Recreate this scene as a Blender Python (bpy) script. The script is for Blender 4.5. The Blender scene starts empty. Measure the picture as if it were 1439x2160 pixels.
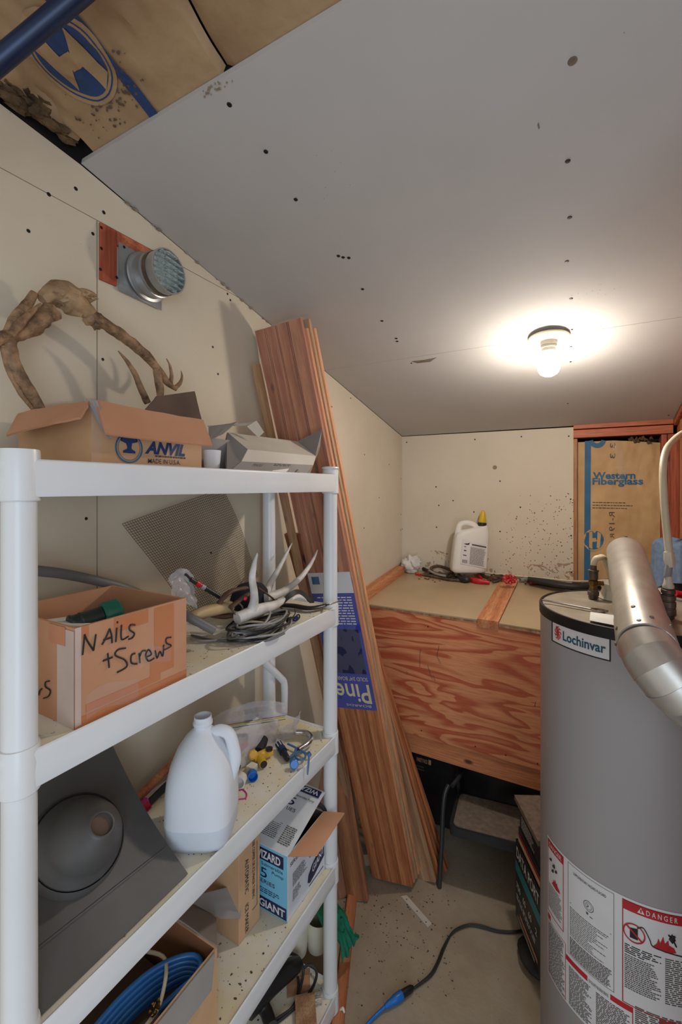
import bpy, bmesh, math, random
from mathutils import Vector, Matrix, noise
random.seed(7)
S = bpy.context.scene
COL = S.collection
V = Vector
# ---------------------------------------------------------------- camera
F, CXP, HY, YAW, H = 935.0, 719.5, 1028.0, math.radians(29.08), 1.65
cd = bpy.data.cameras.new('camera'); cam = bpy.data.objects.new('camera', cd); COL.objects.link(cam)
cd.sensor_fit = 'HORIZONTAL'; cd.sensor_width = 36; cd.lens = F/1439*36; cd.shift_y = (HY-1080)/1439
cd.clip_start = .02
cam.location = (0, 0, H); cam.rotation_euler = (math.pi/2, 0, YAW); S.camera = cam
# ---------------------------------------------------------------- world, lamps, exposure
w = bpy.data.worlds.new('world'); S.world = w; w.use_nodes = True
w.node_tree.nodes['Background'].inputs[0].default_value = (1, .975, .94, 1)
w.node_tree.nodes['Background'].inputs[1].default_value = .56
def area(name, loc, target, sx, sy, power, col):
    l = bpy.data.lights.new(name, 'AREA'); l.shape = 'RECTANGLE'; l.size = sx; l.size_y = sy; l.energy = power; l.color = col
    o = bpy.data.objects.new(name, l); COL.objects.link(o); o.location = loc
    o.rotation_euler = (V(target)-V(loc)).to_track_quat('-Z', 'Y').to_euler()
area('doorway_daylight', (1.0, -.9, 1.15), (-.8, 1.0, .9), .9, 1.7, 20, (.66, .82, 1))
S.view_settings.view_transform = 'Standard'; S.view_settings.look = 'None'
S.view_settings.exposure = 0; S.view_settings.gamma = 1; S.view_settings.use_curve_mapping = False
BULB_STRENGTH = 395
# ---------------------------------------------------------------- picture-to-place helpers
cs, sn = math.cos(YAW), math.sin(YAW)
def ray(px, py):
    r = (px-CXP)/F; u = (HY-py)/F
    return V((-sn+r*cs, cs+r*sn, u))
def PD(px, py, d): return V((0, 0, H))+ray(px, py)*d
def PX(px, py, x): q = ray(px, py); return V((0, 0, H))+q*(x/q.x)
def PY(px, py, y): q = ray(px, py); return V((0, 0, H))+q*(y/q.y)
def PZ(px, py, z): q = ray(px, py); return V((0, 0, H))+q*((z-H)/q.z)
XW, YB, XR = -1.0, 2.572, .352          # left wall, back wall, right wall
CE0, CES = 2.381, -.2095                # ceiling: z = CE0 + CES*(y-.589)
def CZ(y): return CE0+CES*(y-.589)
def PC(px, py, off=0):
    q = ray(px, py); t = (CE0-off-CES*.589-H)/(q.z-CES*q.y); return V((0, 0, H))+q*t
# ---------------------------------------------------------------- materials
def lin(c):
    return tuple(((x/255)/12.92 if x/255 <= .04045 else ((x/255+.055)/1.055)**2.4) for x in c)+(1,)
M = {}
def nodes(name):
    m = bpy.data.materials.new(name); m.use_nodes = True; M[name] = m
    nt = m.node_tree; return m, nt, nt.nodes['Principled BSDF']
def mixc(nt, fac, a, b):
    n = nt.nodes.new('ShaderNodeMix'); n.data_type = 'RGBA'
    for i, v in ((0, fac), (6, a), (7, b)):
        if hasattr(v, 'is_output'): nt.links.new(v, n.inputs[i])
        else: n.inputs[i].default_value = v
    return n.outputs[2]
def coords(nt, scale=(1, 1, 1), rot=(0, 0, 0), src='Object'):
    t = nt.nodes.new('ShaderNodeTexCoord'); mp = nt.nodes.new('ShaderNodeMapping')
    mp.inputs['Scale'].default_value = scale; mp.inputs['Rotation'].default_value = rot
    nt.links.new(t.outputs[src], mp.inputs[0]); return mp.outputs[0]
def nz(nt, vec, scale, detail=3, rough=.5, dist=0):
    n = nt.nodes.new('ShaderNodeTexNoise'); n.inputs['Scale'].default_value = scale; n.inputs['Detail'].default_value = detail
    n.inputs['Roughness'].default_value = rough; n.inputs['Distortion'].default_value = dist
    nt.links.new(vec, n.inputs['Vector']); return n.outputs['Fac']
def ramp(nt, src, stops):
    n = nt.nodes.new('ShaderNodeValToRGB'); e = n.color_ramp.elements
    while len(e) < len(stops): e.new(.5)
    for k, (p, c) in zip(e, stops): k.position = p; k.color = c if len(c) == 4 else lin(c)
    nt.links.new(src, n.inputs[0]); return n.outputs[0]
def bump(nt, b, src, strength, dist=.002):
    n = nt.nodes.new('ShaderNodeBump'); n.inputs['Strength'].default_value = strength; n.inputs['Distance'].default_value = dist
    nt.links.new(src, n.inputs['Height']); nt.links.new(n.outputs[0], b.inputs['Normal'])
def math_(nt, op, a, b=None):
    n = nt.nodes.new('ShaderNodeMath'); n.operation = op
    for i, v in ((0, a), (1, b)):
        if v is None: continue
        if hasattr(v, 'is_output'): nt.links.new(v, n.inputs[i])
        else: n.inputs[i].default_value = v
    return n.outputs[0]
def mat(name, c, rough=.6, metal=0, c2=None, ns=8, lo=.35, hi=.7, bs=0, bscale=60, spec=.5, trans=0, alpha=1, bd=.002, sheen=0):
    m, nt, b = nodes(name)
    b.inputs['Roughness'].default_value = rough; b.inputs['Metallic'].default_value = metal
    b.inputs['Specular IOR Level'].default_value = spec
    b.inputs['Transmission Weight'].default_value = trans; b.inputs['Alpha'].default_value = alpha
    vec = coords(nt)
    c2 = c2 or tuple(x*.9 for x in c)
    n = nz(nt, vec, ns, 5)
    nt.links.new(ramp(nt, n, [(lo, c), (hi, c2)]), b.inputs['Base Color'])
    if bs: bump(nt, b, nz(nt, vec, bscale, 4), bs, bd)
    return m
def wood(name, c1, c2, axis='z', stretch=18, wave=6, knots=True, rough=.55, rnd=0):
    m, nt, b = nodes(name); b.inputs['Roughness'].default_value = rough
    sc = [stretch, stretch, stretch]; sc['xyz'.index(axis)] = 1.0
    vec = coords(nt, tuple(sc))
    n1 = nz(nt, vec, 2.2, 4, .6, .6); n2 = nz(nt, vec, 9, 5, .7)
    wv = nt.nodes.new('ShaderNodeTexWave'); wv.bands_direction = {'x': 'Y', 'y': 'X', 'z': 'X'}[axis]
    wv.inputs['Scale'].default_value = wave/stretch; wv.inputs['Distortion'].default_value = 5; wv.inputs['Detail'].default_value = 3
    nt.links.new(vec, wv.inputs['Vector'])
    f = math_(nt, 'ADD', math_(nt, 'MULTIPLY', wv.outputs['Fac'], .45), math_(nt, 'MULTIPLY', n1, .6))
    col = ramp(nt, f, [(.25, c1), (.85, c2)])
    dark = ramp(nt, n2, [(.35, (150, 140, 135)), (.6, (255, 255, 255))])
    mm = nt.nodes.new('ShaderNodeMix'); mm.data_type = 'RGBA'; mm.blend_type = 'MULTIPLY'; mm.inputs[0].default_value = .55
    nt.links.new(col, mm.inputs[6]); nt.links.new(dark, mm.inputs[7]); out = mm.outputs[2]
    if knots:
        k = nt.nodes.new('ShaderNodeTexVoronoi'); sk = [11, 11, 11]; sk['xyz'.index(axis)] = 5.0
        k.inputs['Scale'].default_value = 1; nt.links.new(coords(nt, tuple(sk)), k.inputs['Vector'])
        kf = ramp(nt, k.outputs['Distance'], [(.06, (255, 255, 255)), (.13, (0, 0, 0))])
        out = mixc(nt, kf, out, lin(tuple(x*.45 for x in c2)))
    nt.links.new(out, b.inputs['Base Color']); bump(nt, b, n2, .25, .001)
    return m
def plywood(name, c1, c2, sc=(.75, 5, 4.2), seed=2.4):
    m, nt, b = nodes(name); b.inputs['Roughness'].default_value = .5
    t = nt.nodes.new('ShaderNodeTexCoord'); mp = nt.nodes.new('ShaderNodeMapping'); mp.inputs['Scale'].default_value = sc
    mp.inputs['Location'].default_value = (seed, seed*.3, 0)
    nt.links.new(t.outputs['Object'], mp.inputs[0]); vec = mp.outputs[0]
    n = nz(nt, vec, 1.25, 3, .5, .8)
    rings = math_(nt, 'FRACT', math_(nt, 'MULTIPLY', n, 11))
    col = ramp(nt, rings, [(0, c1), (.35, c1), (.75, c2), (.93, c2), (1, c1)])
    fine = nz(nt, coords(nt, (4, 60, 60)), 3, 4, .7)
    mm = nt.nodes.new('ShaderNodeMix'); mm.data_type = 'RGBA'; mm.blend_type = 'MULTIPLY'; mm.inputs[0].default_value = .5
    nt.links.new(col, mm.inputs[6]); nt.links.new(ramp(nt, fine, [(.3, (190, 180, 170)), (.6, (255, 255, 255))]), mm.inputs[7])
    nt.links.new(mm.outputs[2], b.inputs['Base Color']); bump(nt, b, fine, .15, .001)
    return m
def drywall(name, c, c2, speck=None):
    m, nt, b = nodes(name); b.inputs['Roughness'].default_value = .85; b.inputs['Specular IOR Level'].default_value = .2
    vec = coords(nt, src='Object'); g = nt.nodes.new('ShaderNodeNewGeometry')
    n = nz(nt, vec, 2.2, 6, .6); col = ramp(nt, n, [(.3, c), (.75, c2)])
    vo = nt.nodes.new('ShaderNodeTexVoronoi'); vo.inputs['Scale'].default_value = 68; nt.links.new(g.outputs['Position'], vo.inputs['Vector'])
    rad = math_(nt, 'MULTIPLY', nz(nt, g.outputs['Position'], 40, 2), .36 if speck else .2)
    hit = math_(nt, 'LESS_THAN', vo.outputs['Distance'], rad)
    if speck:
        d = nt.nodes.new('ShaderNodeVectorMath'); d.operation = 'DISTANCE'; nt.links.new(g.outputs['Position'], d.inputs[0]); d.inputs[1].default_value = speck[0]
        mask = math_(nt, 'LESS_THAN', math_(nt, 'ADD', math_(nt, 'DIVIDE', d.outputs['Value'], speck[1]), math_(nt, 'MULTIPLY', nz(nt, g.outputs['Position'], 30, 2), .9)), 1.15)
        hit = math_(nt, 'MULTIPLY', hit, mask)
        out = mixc(nt, hit, col, lin((112, 88, 66)))
        sm = nz(nt, g.outputs['Position'], 9, 5, .7, 1.5)
        sep = nt.nodes.new('ShaderNodeSeparateXYZ'); nt.links.new(g.outputs['Position'], sep.inputs[0])
        low = math_(nt, 'LESS_THAN', sep.outputs[2], math_(nt, 'ADD', 1.17, math_(nt, 'MULTIPLY', nz(nt, g.outputs['Position'], 6, 2), .16)))
        st = math_(nt, 'MULTIPLY', low, math_(nt, 'GREATER_THAN', sm, .56))
        out = mixc(nt, math_(nt, 'MULTIPLY', st, .7), out, lin((150, 105, 78)))
    else:
        mask = math_(nt, 'GREATER_THAN', nz(nt, g.outputs['Position'], 4, 2), .63)
        out = mixc(nt, math_(nt, 'MULTIPLY', math_(nt, 'MULTIPLY', hit, mask), .5), col, lin(tuple(x*.6 for x in c)))
    nt.links.new(out, b.inputs['Base Color']); bump(nt, b, nz(nt, vec, 180, 3), .12, .001)
    return m
drywall('drywall', (214, 203, 182), (200, 188, 166))
drywall('drywall_specked', (218, 209, 192), (206, 195, 176), ((-.12, YB, 1.32), .42))
drywall('ceiling_grey', (190, 187, 184), (182, 179, 176))
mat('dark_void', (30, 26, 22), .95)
mat('wall_core', (150, 135, 115), .95)
mat('screw_black', (28, 26, 26), .5, .3)
mat('kraft', (176, 146, 110), .62, c2=(150, 120, 88), ns=5, bs=.6, bscale=14, bd=.01)
mat('kraft_back', (206, 172, 124), .7, c2=(184, 148, 102), ns=6, bs=.35, bscale=22, bd=.006)
mat('print_blue', (34, 62, 112), .6)
mat('print_blue_back', (44, 106, 148), .6)
mat('print_grey', (90, 84, 78), .8)
mat('ink_black', (32, 30, 32), .6)
mat('ink_navy', (32, 34, 78), .5)
mat('ink_red', (190, 36, 44), .5)
mat('fluff', (60, 46, 34), 1, c2=(120, 96, 66), ns=25, bs=1, bscale=40, bd=.01)
mat('white_plastic', (226, 228, 230), .32, c2=(214, 216, 216), ns=3, bs=.05, bscale=200)
# shelf deck: white plastic yellowed and dirty
m, nt, b = nodes('shelf_deck'); b.inputs['Roughness'].default_value = .45
g = nt.nodes.new('ShaderNodeNewGeometry').outputs['Position']
base = ramp(nt, nz(nt, g, 5, 4, .6), [(.35, (232, 230, 222)), (.62, (222, 212, 178))])
dirt = math_(nt, 'GREATER_THAN', nz(nt, g, 70, 4, .7), .66)
nt.links.new(mixc(nt, dirt, base, lin((128, 112, 88))), b.inputs['Base Color'])
mat('card_brown', (196, 146, 112), .8, c2=(182, 130, 96), ns=6, bs=.2, bscale=50)
mat('card_kraft', (204, 166, 128), .8, c2=(190, 150, 112), ns=6, bs=.2, bscale=50)
mat('card_inside', (150, 100, 66), .85, c2=(130, 84, 54), ns=6)
mat('card_dark', (104, 84, 72), .85, c2=(84, 66, 56), ns=8)
mat('card_white', (206, 200, 188), .7, c2=(192, 184, 170), ns=5)
mat('card_grey', (150, 145, 140), .75, c2=(136, 130, 126), ns=5)
mat('tape', (194, 128, 90), .28, c2=(184, 114, 74), ns=5)
mat('label_white', (222, 220, 220), .5, c2=(214, 212, 212))
mat('giant_white', (224, 230, 236), .5)
mat('giant_blue', (120, 196, 228), .5, c2=(112, 186, 222))
mat('paper_white', (232, 230, 224), .7)
mat('galv', (176, 177, 176), .36, .65, c2=(146, 148, 150), ns=14, bs=.1, bscale=30)
mat('flue_metal', (208, 204, 196), .36, .75, c2=(188, 183, 175), ns=18, bs=.08, bscale=60)
mat('chrome', (220, 220, 222), .16, 1)
mat('steel_dark', (122, 110, 96), .5, .5, c2=(78, 64, 52), ns=30)
mat('tank_grey', (162, 157, 157), .42, c2=(157, 152, 152), ns=2, bs=.04, bscale=160)
mat('tank_top', (160, 150, 134), .45, .3, c2=(130, 118, 100), ns=12)
mat('black_rubber', (30, 31, 33), .55, c2=(42, 42, 44), ns=10)
mat('flash_rubber', (90, 88, 86), .5, c2=(66, 65, 64), ns=5, bs=.1, bscale=90)
mat('black_plastic', (26, 26, 28), .38, c2=(36, 36, 38))
mat('brass', (150, 118, 62), .4, .9, c2=(90, 66, 36), ns=40)
mat('hose_ivory', (214, 204, 178), .4, c2=(200, 188, 158))
mat('hose_tan', (190, 165, 120), .55)
mat('grey_pvc', (112, 112, 112), .5, c2=(98, 98, 98))
mat('grey_light', (160, 160, 158), .5)
mat('antler', (164, 128, 92), .55, c2=(84, 60, 42), ns=38, bs=1, bscale=110, bd=.004)
mat('antler_pale', (222, 220, 216), .5, c2=(180, 176, 172), ns=22, bs=.3, bscale=60)
mat('skull', (176, 146, 110), .75, c2=(120, 92, 62), ns=18, bs=.8, bscale=60, bd=.004)
mat('red_plastic', (205, 24, 44), .35)
mat('yellow_plastic', (226, 178, 60), .35)
mat('nozzle_yellow', (224, 186, 30), .4)
mat('blue_plastic', (24, 112, 200), .35)
mat('blue_grey', (74, 116, 160), .4)
mat('navy_plastic', (16, 42, 84), .35)
mat('navy_cloth', (28, 32, 46), .9)
mat('brown_leather', (96, 68, 52), .6, c2=(74, 50, 38), ns=20)
mat('blue_hose', (50, 118, 186), .3, c2=(30, 84, 150), ns=12)
mat('blue_pipe', (30, 46, 78), .35, .3, c2=(20, 34, 60), ns=12)
mat('teal_cloth', (18, 120, 92), .9, c2=(10, 92, 70), ns=30, bs=.4, bscale=90)
mat('towel_blue', (120, 142, 172), .95, c2=(98, 120, 152), ns=60, bs=.8, bscale=300)
mat('rag_white', (226, 224, 220), .9, bs=.3, bscale=80)
mat('green_plastic', (10, 104, 84), .35)
mat('green_dark', (24, 44, 42), .4)
mat('pink_ink', (206, 40, 140), .5)
mat('teal_print', (24, 140, 150), .4)
mat('hardboard', (190, 168, 134), .32, c2=(172, 150, 116), ns=4, bs=.05, bscale=20)
mat('porcelain', (226, 220, 200), .3)
mat('step_grip', (128, 114, 100), .8, c2=(104, 92, 80), ns=50, bs=.4, bscale=150)
mat('step_frame', (66, 70, 74), .4, .5)
mat('mesh_wire', (120, 104, 84), .45, .7)
mat('rust_scrap', (110, 78, 54), .85, c2=(58, 46, 38), ns=40)
mat('debris', (52, 42, 34), .9, c2=(110, 96, 76), ns=60)
# concrete
m, nt, b = nodes('concrete'); b.inputs['Roughness'].default_value = .8
g = nt.nodes.new('ShaderNodeNewGeometry').outputs['Position']
base = ramp(nt, nz(nt, g, 3.5, 8, .65), [(.3, (172, 160, 140)), (.7, (144, 131, 110))])
dirt = math_(nt, 'GREATER_THAN', nz(nt, g, 60, 5, .7), .68)
nt.links.new(mixc(nt, math_(nt, 'MULTIPLY', dirt, .7), base, lin((70, 58, 46))), b.inputs['Base Color'])
bump(nt, b, nz(nt, g, 90, 6), .35, .003)
wood('pine_red', (208, 138, 92), (170, 98, 58), knots=True)
wood('pine_tan', (196, 158, 122), (160, 116, 82), knots=True)
wood('pine_brown', (178, 118, 78), (136, 82, 50), knots=True)
wood('pine_edge', (224, 164, 120), (204, 136, 96), knots=False)
wood('fir_y', (224, 160, 112), (196, 118, 78), axis='y')
wood('fir_x', (214, 142, 96), (190, 106, 68), axis='x')
wood('fir_z', (208, 160, 110), (184, 124, 78), axis='z', knots=False)
wood('fir_red_z', (190, 98, 66), (156, 70, 44), axis='z')
wood('fir_red_x', (206, 118, 80), (170, 84, 54), axis='x', knots=False)
wood('osb_red', (160, 84, 56), (118, 56, 34), axis='z', stretch=40, knots=False)
plywood('plywood_red', (222, 150, 104), (190, 96, 62))
# thin clear film
def film(name, c, alpha, rough=.12):
    m, nt, b = nodes(name); b.inputs['Base Color'].default_value = lin(c); b.inputs['Roughness'].default_value = rough
    b.inputs['Alpha'].default_value = alpha; b.inputs['Specular IOR Level'].default_value = .8
    bump(nt, b, nz(nt, coords(nt), 25, 4), .8, .01)
film('clear_film', (225, 225, 235), .08)
film('bag_film', (215, 215, 225), .5, .25)
def milky(name, c, alpha=.9):
    m, nt, b = nodes(name); b.inputs['Base Color'].default_value = lin(c); b.inputs['Roughness'].default_value = .3
    b.inputs['Transmission Weight'].default_value = .12; b.inputs['IOR'].default_value = 1.15
    b.inputs['Alpha'].default_value = alpha
milky('milk_jug', (238, 243, 250), .93)
milky('jug_water', (218, 226, 237), .95)
milky('bottle_plastic', (240, 238, 232), .97)
m, nt, b = nodes('bulb_glow'); b.inputs['Emission Color'].default_value = (1, .90, .78, 1); b.inputs['Emission Strength'].default_value = BULB_STRENGTH
m.cycles.emission_sampling = 'FRONT_BACK'
m, nt, b = nodes('bulb_neck_glow'); b.inputs['Emission Color'].default_value = (1, .90, .78, 1); b.inputs['Emission Strength'].default_value = BULB_STRENGTH*.16
m, nt, b = nodes('damper_glass'); b.inputs['Base Color'].default_value = lin((190, 204, 204)); b.inputs['Roughness'].default_value = .2; b.inputs['Metallic'].default_value = .5
bump(nt, b, nz(nt, coords(nt, (60, 60, 8)), 1.5, 2), .8, .01)
# ---------------------------------------------------------------- object helpers
def root_of(o):
    while o.parent: o = o.parent
    return o
def thing(name, label, cat, loc=(0, 0, 0), group=None):
    o = bpy.data.objects.new(name, None); COL.objects.link(o); o.location = loc; o.empty_display_size = .05
    o['label'] = label; o['category'] = cat
    if group: o['group'] = group
    return o
def mk(name, bm, m, parent=None, label=None, cat=None, group=None, kind=None, M4=None, smooth=True, angle=38, ms=None):
    """link a bmesh whose vertices are in place coordinates (or local ones under M4)"""
    bmesh.ops.recalc_face_normals(bm, faces=bm.faces[:])
    me = bpy.data.meshes.new(name)
    if M4 is None:
        if parent is not None: off = root_of(parent).location.copy()
        else:
            lo = V([min(v.co[i] for v in bm.verts) for i in range(3)]); hi = V([max(v.co[i] for v in bm.verts) for i in range(3)])
            off = V(((lo.x+hi.x)/2, (lo.y+hi.y)/2, lo.z))
        for v in bm.verts: v.co -= off
    bm.to_mesh(me); bm.free()
    for k in (ms or [m]): me.materials.append(M[k])
    if smooth:
        for p in me.polygons: p.use_smooth = True
        me.set_sharp_from_angle(angle=math.radians(angle))
    o = bpy.data.objects.new(name, me); COL.objects.link(o)
    if parent is not None:
        o.parent = parent
        if M4 is not None: o.matrix_local = Matrix.Translation(-root_of(parent).location) @ M4 if parent.parent is None else M4
    else: o.location = off if M4 is None else (0, 0, 0)
    if parent is None and M4 is not None: o.matrix_world = M4
    if label: o['label'] = label
    if cat: o['category'] = cat
    if group: o['group'] = group
    if kind: o['kind'] = kind
    return o
B = bmesh.new
def face(bm, pts, mi=0):
    try:
        f = bm.faces.new([bm.verts.new(p) for p in pts]); f.material_index = mi; return f
    except ValueError: pass
def hexa(bm, P, mi=0):
    """8 corners: 0-3 bottom ring, 4-7 top ring"""
    v = [bm.verts.new(p) for p in P]
    for q in ((0, 3, 2, 1), (4, 5, 6, 7), (0, 1, 5, 4), (1, 2, 6, 5), (2, 3, 7, 6), (3, 0, 4, 7)):
        f = bm.faces.new([v[i] for i in q]); f.material_index = mi
    return v
def box(bm, lo, hi, mi=0, bev=0):
    x0, y0, z0 = lo; x1, y1, z1 = hi
    v = hexa(bm, [(x0, y0, z0), (x1, y0, z0), (x1, y1, z0), (x0, y1, z0), (x0, y0, z1), (x1, y0, z1), (x1, y1, z1), (x0, y1, z1)], mi)
    if bev:
        es = list({e for q in v for e in q.link_edges}); bmesh.ops.bevel(bm, geom=es, offset=bev, segments=2, affect='EDGES', profile=.5)
def slab(bm, pts, t, n=None, mi=0):
    """polygon in space with thickness t along -n"""
    pts = [V(p) for p in pts]
    if n is None: n = (pts[1]-pts[0]).cross(pts[2]-pts[0]).normalized()
    a = [bm.verts.new(p) for p in pts]; b_ = [bm.verts.new(p-n*t) for p in pts]
    f = [bm.faces.new(a), bm.faces.new(b_[::-1])]
    k = len(pts)
    for i in range(k): f.append(bm.faces.new((a[i], b_[i], b_[(i+1) % k], a[(i+1) % k])))
    for q in f: q.material_index = mi
def spline(pts, k=6):
    pts = [V(p) for p in pts]; out = []
    for i in range(len(pts)-1):
        p0 = pts[max(i-1, 0)]; p1 = pts[i]; p2 = pts[i+1]; p3 = pts[min(i+2, len(pts)-1)]
        for j in range(k):
            t = j/k
            out.append(.5*((2*p1)+(p2-p0)*t+(2*p0-5*p1+4*p2-p3)*t*t+(3*p1-p0-3*p2+p3)*t**3))
    out.append(pts[-1]); return out
def lerps(vals, n):
    out = []
    for i in range(n):
        t = i/(n-1)*(len(vals)-1); k = min(int(t), len(vals)-2); out.append(vals[k]+(vals[k+1]-vals[k])*(t-k))
    return out
def tube(bm, pts, r, n=10, smooth=0, cap=True, mi=0, wob=0, sq=1):
    if smooth: pts = spline(pts, smooth)
    pts = [V(p) for p in pts]
    rr = lerps(r, len(pts)) if isinstance(r, (list, tuple)) else [r]*len(pts)
    t0 = (pts[1]-pts[0]).normalized(); up = V((0, 0, 1)) if abs(t0.z) < .9 else V((1, 0, 0))
    a = t0.cross(up).normalized(); prev = None; rings = []
    for i, p in enumerate(pts):
        t = (pts[min(i+1, len(pts)-1)]-pts[max(i-1, 0)]).normalized()
        a = (a-t*a.dot(t)).normalized(); b_ = t.cross(a)
        ring = []
        for j in range(n):
            q = 2*math.pi*j/n; q_r = rr[i]
            if wob: q_r *= 1+wob*noise.noise(V((p.x*60+j*1.7, p.y*60, p.z*60)))
            ring.append(bm.verts.new(p+(a*math.cos(q)+b_*math.sin(q)*sq)*q_r))
        if prev:
            for j in range(n):
                f = bm.faces.new((prev[j], prev[(j+1) % n], ring[(j+1) % n], ring[j])); f.material_index = mi
        prev = ring; rings.append(ring)
    if cap and n > 2:
        for rg in (rings[0][::-1], rings[-1]): f = bm.faces.new(rg); f.material_index = mi
def lathe(bm, prof, c, axis=(0, 0, 1), n=28, mi=0, sx=1, sy=1, xdir=None):
    """profile of (radius, height) swept about axis through c; closes at r=0"""
    ax = V(axis).normalized(); c = V(c)
    u = V(xdir).normalized() if xdir else (ax.cross(V((0, 1, 0))) if abs(ax.y) < .9 else ax.cross(V((1, 0, 0)))).normalized()
    w_ = ax.cross(u); prev = None
    for (r, h) in prof:
        if r < 1e-6: ring = [bm.verts.new(c+ax*h)]
        else: ring = [bm.verts.new(c+ax*h+(u*math.cos(2*math.pi*j/n)*sx+w_*math.sin(2*math.pi*j/n)*sy)*r) for j in range(n)]
        if prev:
            for j in range(n):
                if len(prev) == 1 and len(ring) == 1: continue
                if len(prev) == 1: q = (prev[0], ring[(j+1) % n], ring[j])
                elif len(ring) == 1: q = (prev[j], prev[(j+1) % n], ring[0])
                else: q = (prev[j], prev[(j+1) % n], ring[(j+1) % n], ring[j])
                f = bm.faces.new(q); f.material_index = mi
        prev = ring
def sheet(bm, fn, nu, nv, th=0, mi=0):
    g_ = [[V(fn(i/nu, j/nv)) for j in range(nv+1)] for i in range(nu+1)]
    vs = [[bm.verts.new(p) for p in r] for r in g_]
    if th:
        low = []
        for i in range(nu+1):
            row = []
            for j in range(nv+1):
                du = g_[min(i+1, nu)][j]-g_[max(i-1, 0)][j]; dv = g_[i][min(j+1, nv)]-g_[i][max(j-1, 0)]
                nn = du.cross(dv); nn = nn.normalized() if nn.length > 1e-12 else V((0, 0, 1))
                row.append(bm.verts.new(g_[i][j]-nn*th))
            low.append(row)
    for i in range(nu):
        for j in range(nv):
            f = bm.faces.new((vs[i][j], vs[i+1][j], vs[i+1][j+1], vs[i][j+1])); f.material_index = mi
            if th: f = bm.faces.new((low[i][j], low[i][j+1], low[i+1][j+1], low[i+1][j])); f.material_index = mi
    if th:
        for i in range(nu):
            bm.faces.new((vs[i][0], low[i][0], low[i+1][0], vs[i+1][0])); bm.faces.new((vs[i][nv], vs[i+1][nv], low[i+1][nv], low[i][nv]))
        for j in range(nv):
            bm.faces.new((vs[0][j], vs[0][j+1], low[0][j+1], low[0][j])); bm.faces.new((vs[nu][j], low[nu][j], low[nu][j+1], vs[nu][j+1]))
def blob(bm, c, r, seed=0, amt=.25, sub=2, sc=(1, 1, 1), fr=1.5):
    k = bmesh.ops.create_icosphere(bm, subdivisions=sub, radius=1)
    for v in k['verts']:
        n_ = v.co.normalized(); d = 1+amt*noise.noise(n_*fr+V((seed*3.1, seed, 0)))
        v.co = V(c)+V((n_.x*r*d*sc[0], n_.y*r*d*sc[1], n_.z*r*d*sc[2]))
def plane_fn(o, ux, vy, off=.0008):
    o = V(o); ux = V(ux); vy = V(vy); n = ux.cross(vy).normalized()
    return lambda u, v: o+ux*u+vy*v+n*off
def quad_fn(p00, p10, p11, p01, off=.0008, n=None):
    """bilinear patch; n may be forced towards the viewer"""
    p00, p10, p11, p01 = map(V, (p00, p10, p11, p01))
    nn = n or (p10-p00).cross(p01-p00).normalized()
    if nn.dot(V((0, 0, H))-p00) < 0: nn = -nn
    return lambda u, v: (p00*(1-u)+p10*u)*(1-v)+(p01*(1-u)+p11*u)*v+nn*off
def text(name, s, fn, w_, h_, m, parent, u0=0, v0=0, bold=0, shear=0, label=None, sp=1):
    """lettering fitted to w_ x h_ (in fn units) with its lower left corner at u0, v0"""
    cu = bpy.data.curves.new('t', 'FONT'); cu.body = s; cu.size = 1; cu.offset = bold; cu.shear = shear; cu.space_character = sp; cu.space_line = .8
    cu.resolution_u = 3
    o = bpy.data.objects.new('t', cu); me = bpy.data.meshes.new_from_object(o)
    xs = [v.co.x for v in me.vertices]; ys = [v.co.y for v in me.vertices]
    if not xs: return
    x0, x1, y0, y1 = min(xs), max(xs), min(ys), max(ys)
    off = root_of(parent).location
    for v in me.vertices: v.co = fn(u0+(v.co.x-x0)/(x1-x0)*w_, v0+(v.co.y-y0)/(y1-y0)*h_)-off
    me.name = name; me.materials.clear(); me.materials.append(M[m])
    q = bpy.data.objects.new(name, me); COL.objects.link(q); q.parent = parent
    if label: q['label'] = label
    bpy.data.objects.remove(o); bpy.data.curves.remove(cu)
    return q
def patch(name, fn, u0, v0, u1, v1, m, parent, nu=1, nv=1):
    bm = B(); sheet(bm, lambda a, b_: fn(u0+(u1-u0)*a, v0+(v1-v0)*b_), nu, nv); return mk(name, bm, m, parent, smooth=False)
def rects(name, fn, L, m, parent):
    bm = B()
    for (u0, v0, u1, v1) in L:
        k = max(1, int(abs(u1-u0)/.12)) if abs(u1-u0) > .12 else 1
        for i in range(k):
            a0 = u0+(u1-u0)*i/k; a1 = u0+(u1-u0)*(i+1)/k
            face(bm, [fn(a0, v0), fn(a1, v0), fn(a1, v1), fn(a0, v1)])
    return mk(name, bm, m, parent, smooth=False)
def fine_print(u0, v0, u1, v1, rows, fill=.45, word=.06, rag=.25):
    """tiny print too small to read: rows of word-long dashes"""
    L = []; dv = (v1-v0)/rows
    for i in range(rows):
        v = v0+dv*i; u = u0; end = u1-(u1-u0)*rag*random.random()
        while u < end:
            w_ = min((u1-u0)*word*random.uniform(.4, 1.6), end-u); L.append((u, v, u+w_, v+dv*fill)); u += w_+(u1-u0)*word*.25
    return L
def stroke(bm, fn, pts, r=.0016, k=5):
    P = [V((p[0], p[1], 0)) for p in pts]
    if len(P) > 2: P = spline(P, k)
    tube(bm, [fn(p.x, p.y) for p in P], r, 6)
def screws(parent, pts, m='screw_black', r=.0042, name='screw_head'):
    for p in pts:
        bm = B(); lathe(bm, [(r, 0), (r*.8, .001), (0, .0013)], p[0], p[1], 10); mk(name, bm, m, parent)
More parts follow.
